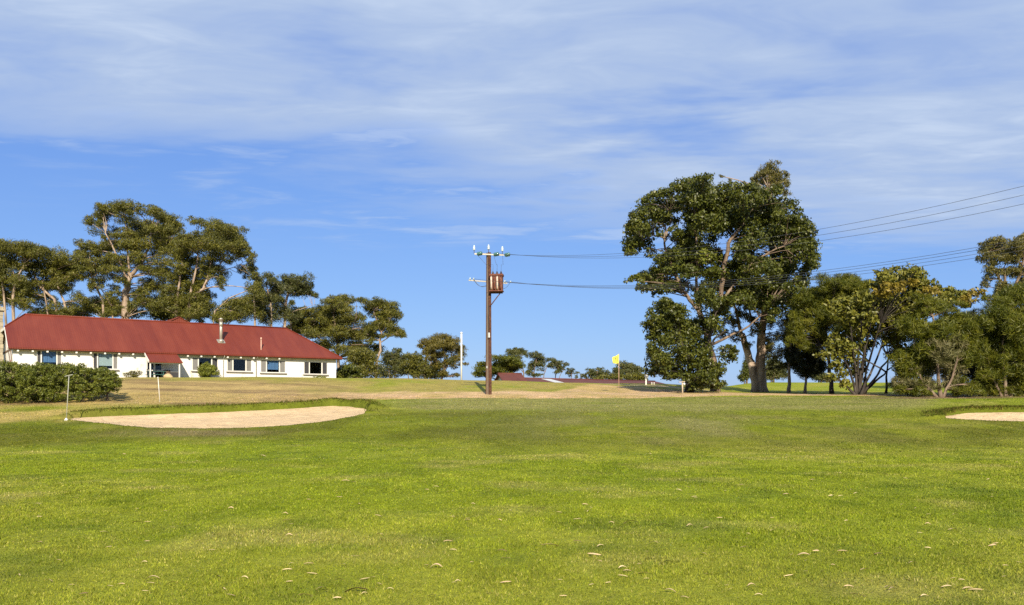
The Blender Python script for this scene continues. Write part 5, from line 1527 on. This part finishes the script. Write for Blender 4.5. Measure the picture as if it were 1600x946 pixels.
tree('shrub_tree', 'dense dark green bushy tree in front of the huge dark one', 'tree', 63,
     [[[(1074, 614), (1078, 590), (1075, 560), (1062, 530)], 0.22, 0.10], [[(1078, 594), (1098, 560), (1112, 520), (1118, 490)], 0.14, 0.06], [[(1106, 545), (1118, 528), (1134, 518)], 0.10, 0.05, 1]],
     [(1034, 480, 18, 11), (1058, 486, 18, 12), (1020, 498, 13, 12), (1045, 508, 22, 15), (1080, 508, 17, 13), (1020, 526, 14, 15), (1054, 536, 24, 16), (1088, 538, 20, 16), (1018, 556, 11, 14), (1040, 566, 20, 16), (1074, 566, 22, 16), (1102, 560, 13, 14), (1022, 582, 12, 9), (1046, 590, 16, 8), (1070, 590, 15, 10), (1108, 466, 18, 14), (1130, 484, 16, 14), (1116, 506, 15, 12), (1140, 470, 12, 10),
      (1098, 590, 18, 11), (1116, 594, 16, 10), (1094, 604, 18, 8), (1124, 604, 10, 6), (1128, 574, 9, 9), (1146, 560, 8, 8), (1142, 545, 8, 6), (1086, 606, 10, 5)],
     'dark_glossy_leaf', 'bark_dark', 'glossy', dens=1.0, size=0.78, depth=0.7, back=1.3, limb=0.04, sc=1.45, fill=1.5)
for (lab, Yb, cl) in (('dark cypress like bush behind the two pale trunks', 112, [(1168, 565, 9, 13), (1172, 582, 11, 12), (1160, 590, 8, 7)]),
                      ('broad green bush behind the trunks under the big tree', 110, [(1202, 562, 14, 12), (1214, 578, 16, 13), (1196, 584, 14, 11), (1222, 590, 12, 8)]),
                      ('low bush in the gap left of the wattle stems', 112, [(1282, 588, 12, 7), (1296, 592, 12, 5), (1270, 586, 10, 8)])):
    cx_ = sum(c[0] for c in cl) / len(cl)
    tree('far_bush', lab, 'bush', Yb, [[[(cx_, 604), (cx_ + 1, 575)], 0.12, 0.05], [[(cx_ - 3, 604), (cx_ - 6, 584)], 0.08, 0.04]], cl, 'far_leaf' if 'cypress' not in lab else 'dark_glossy_leaf', 'bark_brown', 'bushy', size=1.3)
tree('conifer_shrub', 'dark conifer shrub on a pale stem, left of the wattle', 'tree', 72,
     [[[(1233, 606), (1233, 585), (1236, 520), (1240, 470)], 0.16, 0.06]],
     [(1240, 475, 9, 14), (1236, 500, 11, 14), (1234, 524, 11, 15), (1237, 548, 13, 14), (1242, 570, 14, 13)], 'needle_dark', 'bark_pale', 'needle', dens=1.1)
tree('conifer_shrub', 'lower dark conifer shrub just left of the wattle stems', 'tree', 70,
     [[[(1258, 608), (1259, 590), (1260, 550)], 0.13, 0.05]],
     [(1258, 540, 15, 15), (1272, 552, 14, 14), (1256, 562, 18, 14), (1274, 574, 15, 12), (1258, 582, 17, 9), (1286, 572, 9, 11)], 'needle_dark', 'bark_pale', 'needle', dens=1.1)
tree('feathery_tree', 'domed feathery green tree left of the golden wattle', 'tree', 64,
     [[[(1300, 612), (1296, 570), (1290, 520), (1296, 480)], 0.16, 0.06], [[(1294, 560), (1270, 520), (1258, 500)], 0.09, 0.04, 1], [[(1292, 540), (1318, 500), (1326, 465)], 0.09, 0.04, 1]],
     [(1326, 440, 20, 9), (1302, 448, 23, 11), (1270, 462, 22, 12), (1250, 482, 16, 13), (1290, 470, 24, 12), (1346, 452, 20, 11), (1240, 504, 12, 13), (1268, 494, 20, 12), (1310, 484, 18, 11), (1245, 526, 13, 11), (1272, 518, 14, 9), (1332, 468, 15, 10), (1288, 490, 18, 12), (1312, 462, 18, 10), (1256, 468, 14, 11), (1350, 472, 14, 10), (1300, 508, 15, 11), (1284, 538, 13, 10), (1262, 545, 12, 10), (1320, 505, 13, 11)],
     'needle_green', 'bark_dark', 'needle', dens=1.0, sc=1.45, fill=2.6, extra=[([(1258, 508, 14, 9), (1246, 528, 11, 8), (1278, 522, 12, 7)], 'wattle_leaf', 'needle')])
stems = []
for (tx, ty, mx_, my_) in ((1296, 582, 1316, 598), (1312, 540, 1328, 580), (1330, 520, 1336, 570), (1346, 505, 1341, 560), (1362, 500, 1350, 560), (1376, 505, 1358, 565), (1388, 515, 1364, 575), (1398, 548, 1372, 585), (1392, 575, 1368, 596), (1352, 540, 1345, 580)):
    stems.append([[(1341 + (tx - 1341) * 0.06, 618, rng.uniform(-0.3, 0.3)), (mx_, my_, rng.uniform(-0.6, 0.6)), (tx, ty, rng.uniform(-1.5, 1.5))], 0.10, 0.045])
stems.append([[(1385, 582, -1.0), (1362, 568, -1.2), (1345, 560, -1.4)], 0.06, 0.03, 1]); stems.append([[(1316, 560, -1.2), (1324, 548, -1.3), (1342, 546, -1.3)], 0.06, 0.03, 1])
tree('wattle_tree', 'broad golden leaved wattle on many dark stems fanning from the ground', 'tree', 58.5, stems,
     [(1384, 436, 18, 10), (1408, 430, 20, 11), (1434, 434, 18, 11), (1372, 452, 14, 9), (1424, 450, 20, 12), (1450, 448, 16, 10), (1474, 454, 13, 8), (1498, 464, 13, 8), (1342, 478, 15, 14), (1326, 498, 13, 12), (1354, 498, 13, 13), (1312, 518, 13, 9), (1300, 538, 13, 9), (1290, 556, 13, 8), (1306, 570, 12, 10), (1396, 488, 13, 14), (1402, 518, 13, 12), (1406, 545, 10, 10), (1330, 580, 10, 12), (1324, 600, 10, 9), (1364, 474, 14, 11), (1380, 506, 10, 12), (1440, 470, 14, 10), (1470, 476, 14, 10), (1350, 525, 10, 9), (1412, 478, 18, 14), (1432, 492, 16, 14), (1384, 476, 16, 14), (1334, 520, 13, 12), (1324, 545, 12, 11), (1372, 490, 14, 14), (1420, 512, 13, 13), (1388, 530, 9, 9), (1316, 590, 9, 9), (1312, 480, 14, 12), (1418, 560, 12, 14), (1332, 556, 11, 10), (1314, 552, 11, 9), (1346, 545, 9, 8), (1398, 470, 15, 12), (1352, 470, 14, 11), (1366, 520, 9, 9), (1322, 472, 13, 10), (1300, 590, 9, 8), (1412, 590, 10, 10)],
     'wattle_leaf', 'bark_dark', 'broad', dens=0.95, sc=1.45, fill=2.6, back=0.8, depth=0.55,
     extra=[([(1394, 453, 21, 9, -2.6), (1420, 446, 14, 8, -2.6), (1376, 462, 14, 8, -2.4), (1520, 464, 17, 10, -0.5), (1506, 474, 13, 9, -0.6), (1450, 458, 14, 7, -2.0)], 'wattle_gold', 'broad')])
tree('feathery_shrub', 'grey green feathery shrub in front of the wattle on the right', 'shrub', 55.5,
     [[[(1470, 622), (1466, 590), (1462, 540), (1458, 495)], 0.14, 0.05], [[(1472, 622), (1488, 590), (1500, 540)], 0.10, 0.04], [[(1466, 620), (1440, 595), (1428, 560)], 0.10, 0.04]],
     [(1432, 518, 20, 14), (1466, 516, 24, 14), (1500, 502, 20, 14), (1512, 528, 16, 16), (1440, 548, 20, 15), (1410, 566, 14, 14), (1424, 588, 20, 12), (1504, 560, 14, 14), (1510, 608, 11, 7), (1408, 610, 12, 7, -0.3), (1438, 613, 13, 6, -0.5), (1498, 612, 12, 6, -0.3), (1526, 611, 11, 7, 0.4)],
     'needle_green', 'bark_brown', 'needle', dens=1.0, depth=0.6, sc=1.6, back=1.4, fill=1.5,
     extra=[([(1455, 476, 20, 10, 0.3), (1474, 488, 22, 11, 0.0), (1440, 492, 14, 10, 0.2)], 'needle_green', 'needle'), ([(1478, 552, 22, 15), (1468, 576, 22, 13), (1494, 582, 14, 13), (1414, 602, 13, 9), (1450, 602, 16, 8), (1436, 574, 14, 10), (1480, 600, 12, 7), (1490, 536, 14, 10)], 'needle_grey', 'needle')])
tree('feathery_shrub', 'dark green feathery shrub at the right edge of the photo', 'shrub', 57,
     [[[(1572, 622), (1570, 590), (1566, 540), (1570, 490)], 0.14, 0.05], [[(1576, 622), (1594, 580), (1604, 540)], 0.11, 0.05], [[(1566, 622), (1548, 585), (1540, 550)], 0.09, 0.04]],
     [(1562, 480, 20, 14), (1592, 460, 20, 15), (1546, 500, 15, 14), (1582, 508, 24, 17), (1556, 536, 18, 17), (1592, 546, 20, 18), (1534, 556, 11, 18), (1562, 576, 18, 13), (1602, 580, 20, 12), (1618, 500, 22, 22), (1630, 545, 22, 22), (1540, 590, 12, 11), (1536, 528, 10, 14), (1556, 611, 12, 7, 0), (1584, 611, 13, 7, 0), (1610, 611, 13, 7, 0), (1590, 598, 14, 9, 0.2)],
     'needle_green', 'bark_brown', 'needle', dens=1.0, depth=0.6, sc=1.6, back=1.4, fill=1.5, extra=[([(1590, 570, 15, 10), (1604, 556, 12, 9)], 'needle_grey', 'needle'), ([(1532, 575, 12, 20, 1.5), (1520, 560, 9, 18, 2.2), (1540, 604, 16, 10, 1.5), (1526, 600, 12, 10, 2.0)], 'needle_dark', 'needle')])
tree('gum_tree', 'gum tree crown rising over the shrubs at the right edge', 'tree', 72,
     [[[(1582, 614), (1580, 540), (1572, 470), (1568, 420)], 0.28, 0.10], [[(1574, 470), (1594, 430), (1600, 395)], 0.14, 0.06, 1], [[(1572, 450), (1552, 420), (1546, 395)], 0.11, 0.05, 1]],
     [(1546, 386, 15, 9), (1560, 377, 14, 8), (1586, 386, 16, 10), (1604, 372, 12, 10), (1540, 401, 14, 11), (1568, 404, 20, 12), (1600, 404, 18, 14), (1550, 424, 14, 9), (1580, 428, 18, 11), (1536, 444, 7, 6), (1564, 450, 12, 11), (1604, 444, 17, 12), (1628, 390, 20, 18), (1632, 430, 20, 20), (1560, 466, 10, 9)],
     'olive_leaf', 'bark_brown', 'gum', dens=1.0, back=0.8)
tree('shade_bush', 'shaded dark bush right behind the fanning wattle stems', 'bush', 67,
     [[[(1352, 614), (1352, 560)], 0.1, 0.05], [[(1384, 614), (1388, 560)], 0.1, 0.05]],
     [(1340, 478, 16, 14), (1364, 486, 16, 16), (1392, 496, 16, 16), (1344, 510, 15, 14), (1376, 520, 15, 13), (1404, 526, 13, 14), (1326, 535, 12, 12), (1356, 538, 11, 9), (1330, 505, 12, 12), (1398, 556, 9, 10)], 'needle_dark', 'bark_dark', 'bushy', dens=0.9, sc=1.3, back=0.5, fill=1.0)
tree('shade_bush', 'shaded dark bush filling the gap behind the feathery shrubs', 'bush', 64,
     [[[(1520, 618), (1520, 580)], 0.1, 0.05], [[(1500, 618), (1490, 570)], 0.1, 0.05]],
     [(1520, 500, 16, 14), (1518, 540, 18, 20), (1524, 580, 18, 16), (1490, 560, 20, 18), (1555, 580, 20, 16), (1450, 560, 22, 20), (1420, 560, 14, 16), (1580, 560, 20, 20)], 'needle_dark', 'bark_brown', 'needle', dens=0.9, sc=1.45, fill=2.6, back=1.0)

# trees beyond the right edge, whose shade falls into the picture's right side
# ------------------------------------------------------------------ hedge and garden shrubs
hc = []
for px in np.arange(-120, 184, 15.0):
    top = np.interp(px, [-120, 0, 40, 90, 130, 170, 184], [560, 564, 568, 569, 571, 577, 586])
    bot = np.interp(px, [-120, 0, 60, 120, 165, 184], [634, 631, 629, 625, 617, 611])
    for f in (0.16, 0.42, 0.68, 0.9):
        hc.append((px + rng.uniform(-4, 4), top + (bot - top) * f + rng.uniform(-2, 2), 12, (bot - top) * 0.17, rng.uniform(-0.9, 0.4) - (0.5 if f > 0.3 else 0)))
    for f in (0.2, 0.6):
        hc.append((px + rng.uniform(-4, 4), top + (bot - top) * f, 12, (bot - top) * 0.2, rng.uniform(0.8, 2.2)))
tree('hedge', 'long dense clipped green hedge at the left edge before the cottage', 'hedge', 50.0,
     [[[(px, 640, 0.3), (px + 3, 605, 0.3), (px + 6, 585, 0.3)], 0.07, 0.03] for px in range(-100, 170, 38)], hc, 'hedge_leaf', 'bark_brown', 'bushy', dens=1.25, size=0.78, back=0.0, limb=0.03, sc=1.15)
p = H(u_at(207, -1.2), -1.2, 0)
tree('garden_plant', 'straggly pale flowering shrub left of the porch post', 'shrub', float(p[1]), [[[(208, 592), (208, 586)], 0.03, 0.015], [[(200, 592), (198, 588)], 0.02, 0.01]],
     [(198, 586, 7, 3.5, 0), (208, 583, 8, 4, 0), (218, 584, 6, 4, 0), (214, 588, 8, 3, -0.2), (204, 589, 8, 3, -0.2)], 'olive_leaf', 'bark_brown', 'bushy', size=0.7, dens=0.7, back=0, limb=0.02)
p = H(u_at(325, -1.1), -1.1, 0)
tree('garden_bush', 'round bright green bush below the window right of the porch', 'bush', float(p[1]), [[[(326, 594), (326, 584), (325, 574)], 0.05, 0.02], [[(322, 594), (316, 582)], 0.04, 0.02]],
     [(324, 571, 8, 5, 0), (316, 578, 9, 6, 0), (332, 577, 9, 6, 0), (324, 581, 12, 6, -0.3), (314, 585, 8, 4, -0.2), (336, 585, 8, 4, -0.2), (326, 587, 11, 4, -0.4)], 'bush_leaf', 'bark_brown', 'bushy', size=0.8, dens=1.1, back=0.3, limb=0.02)
p = H(u_at(498, -0.6), -0.6, 0)
tree('garden_plant', 'low green plant at the foot of the wall under the last window', 'plant', float(p[1]), [[[(498, 597), (498, 590)], 0.02, 0.01]],
     [(492, 590, 5, 2, 0), (500, 589, 6, 2.2, 0), (507, 590, 5, 2, 0)], 'bush_leaf', 'bark_brown', 'bushy', size=0.6, dens=1.0, back=0, limb=0.01)

# ------------------------------------------------------------------ fallen leaves on the fairway
def leaf_mesh(name, curl, bend, wid, mat):
    n = 7; vs = []; fcs = []
    for i in range(n):
        t = i / (n - 1); w = wid * math.sin(math.pi * (0.06 + 0.88 * t)) ** 0.8
        x = t - 0.5; y = bend * (t - 0.5) ** 2 * 4; z = curl * math.sin(math.pi * t)
        vs += [(x, y - w / 2, z + 0.03), (x, y, z - 0.01), (x, y + w / 2, z + 0.03)]
    for i in range(n - 1):
        for j in range(2): fcs.append((i * 3 + j, i * 3 + j + 1, i * 3 + j + 4, i * 3 + j + 3))
    me = bpy.data.meshes.new(name); me.from_pydata(vs, [], fcs); me.polygons.foreach_set('use_smooth', [True] * len(fcs)); me.materials.append(mat)
    return me


LM = [leaf_mesh('fallen_leaf', c, b_, w, MATS[m_]) for c, b_, w, m_ in ((0.08, 0.10, 0.20, 'fallen_leaf'), (0.16, -0.14, 0.24, 'fallen_leaf_pale'), (0.05, 0.05, 0.15, 'fallen_leaf_pale'), (0.22, 0.18, 0.30, 'fallen_leaf'), (0.12, -0.08, 0.22, 'fallen_leaf_dark'))]
SPOTS = [(193, 711, 9), (410, 714, 11), (118, 780, 10), (215, 819, 17), (540, 753, 13), (450, 815, 14), (705, 770, 15), (590, 808, 10), (845, 797, 16), (866, 799, 8), (903, 814, 14), (860, 856, 27), (928, 871, 22),
         (785, 864, 15), (790, 875, 15), (700, 849, 16), (555, 872, 13), (570, 909, 16), (475, 934, 22), (503, 926, 20), (556, 927, 36), (590, 917, 12), (455, 884, 9), (682, 889, 20), (650, 850, 0), (790, 914, 18), (764, 930, 10),
         (745, 930, 0), (1040, 824, 18), (1078, 824, 12), (1106, 829, 14), (1022, 851, 14), (1163, 858, 14), (1256, 872, 18), (1318, 865, 18), (1373, 869, 15), (1490, 831, 16), (1528, 834, 10), (1340, 933, 24), (1232, 904, 15), (1174, 918, 14), (1144, 925, 10),
         (1490, 908, 10), (1503, 911, 10), (1525, 926, 20), (1480, 922, 16), (973, 903, 16), (1005, 899, 18), (1010, 908, 10), (1042, 882, 18), (927, 918, 14), (938, 856, 12), (914, 790, 10), (920, 801, 10), (985, 820, 22), (1125, 812, 11), (1208, 832, 10),
         (1060, 768, 10), (1085, 778, 9), (1230, 776, 12), (1300, 778, 14), (1270, 751, 8), (1315, 747, 8), (1330, 767, 8), (1228, 747, 6), (1236, 841, 12), (1437, 836, 8), (1556, 852, 9), (708, 862, 12), (668, 865, 0), (730, 815, 10), (530, 779, 10), (436, 778, 10), (340, 905, 13), (238, 909, 22), (130, 932, 14), (90, 880, 12), (60, 850, 14), (310, 848, 10), (280, 822, 10), (365, 788, 8), (660, 752, 9), (620, 768, 8), (762, 765, 8), (1105, 900, 8), (1410, 790, 8), (1450, 860, 10), (1570, 905, 12), (60, 790, 9), (170, 858, 10), (360, 935, 14), (250, 770, 8), (1395, 925, 14), (880, 936, 12), (1070, 938, 13), (675, 935, 14)]
SPOTS = [s_ for s_ in SPOTS if s_[2] > 0]
for _ in range(165):
    y_ = 705 + 235 * rng.uniform() ** 1.1
    SPOTS.append((rng.uniform(5, 1595), y_, (y_ - 628) / 318 * rng.uniform(7, 20)))
for i, (sx, sy, sl_) in enumerate(SPOTS):
    q = pix_ground(sx, sy, 5.0, 40.0)
    L = max(0.045, min(0.24, sl_ * q[1] / FPX))
    z = float(ground_h(np.array([q[0]]), np.array([q[1]]))[0])
    o = bpy.data.objects.new('fallen_leaf', LM[int(rng.choice(5, p=(0.34, 0.24, 0.22, 0.13, 0.07)))]); COL.objects.link(o)
    o.location = (q[0], q[1], z + 0.016); o.scale = (L, L, L)
    o.rotation_euler = (rng.uniform(-0.35, 0.35), rng.uniform(-0.18, 0.18), rng.normal() * 0.3 + (math.pi if rng.uniform() < 0.5 else 0))
    kind_ = ('tan', 'pale curled', 'pale narrow', 'broad curled tan', 'dark brown')[LM.index(o.data)]
    where = ('at the far left', 'left of centre', 'at centre', 'right of centre', 'at the far right')[min(4, int(sx / 320.0))]
    row_ = 'at the bottom edge' if sy > 900 else 'low on the lawn' if sy > 845 else 'midway up the lawn' if sy > 785 else 'far out on the lawn'
    tag(o, '%s %s fallen leaf %s, %s' % ('short' if L < 0.10 else 'long' if L > 0.145 else 'middling', kind_, where, row_), 'leaf', 'dry leaves scattered over the fairway')
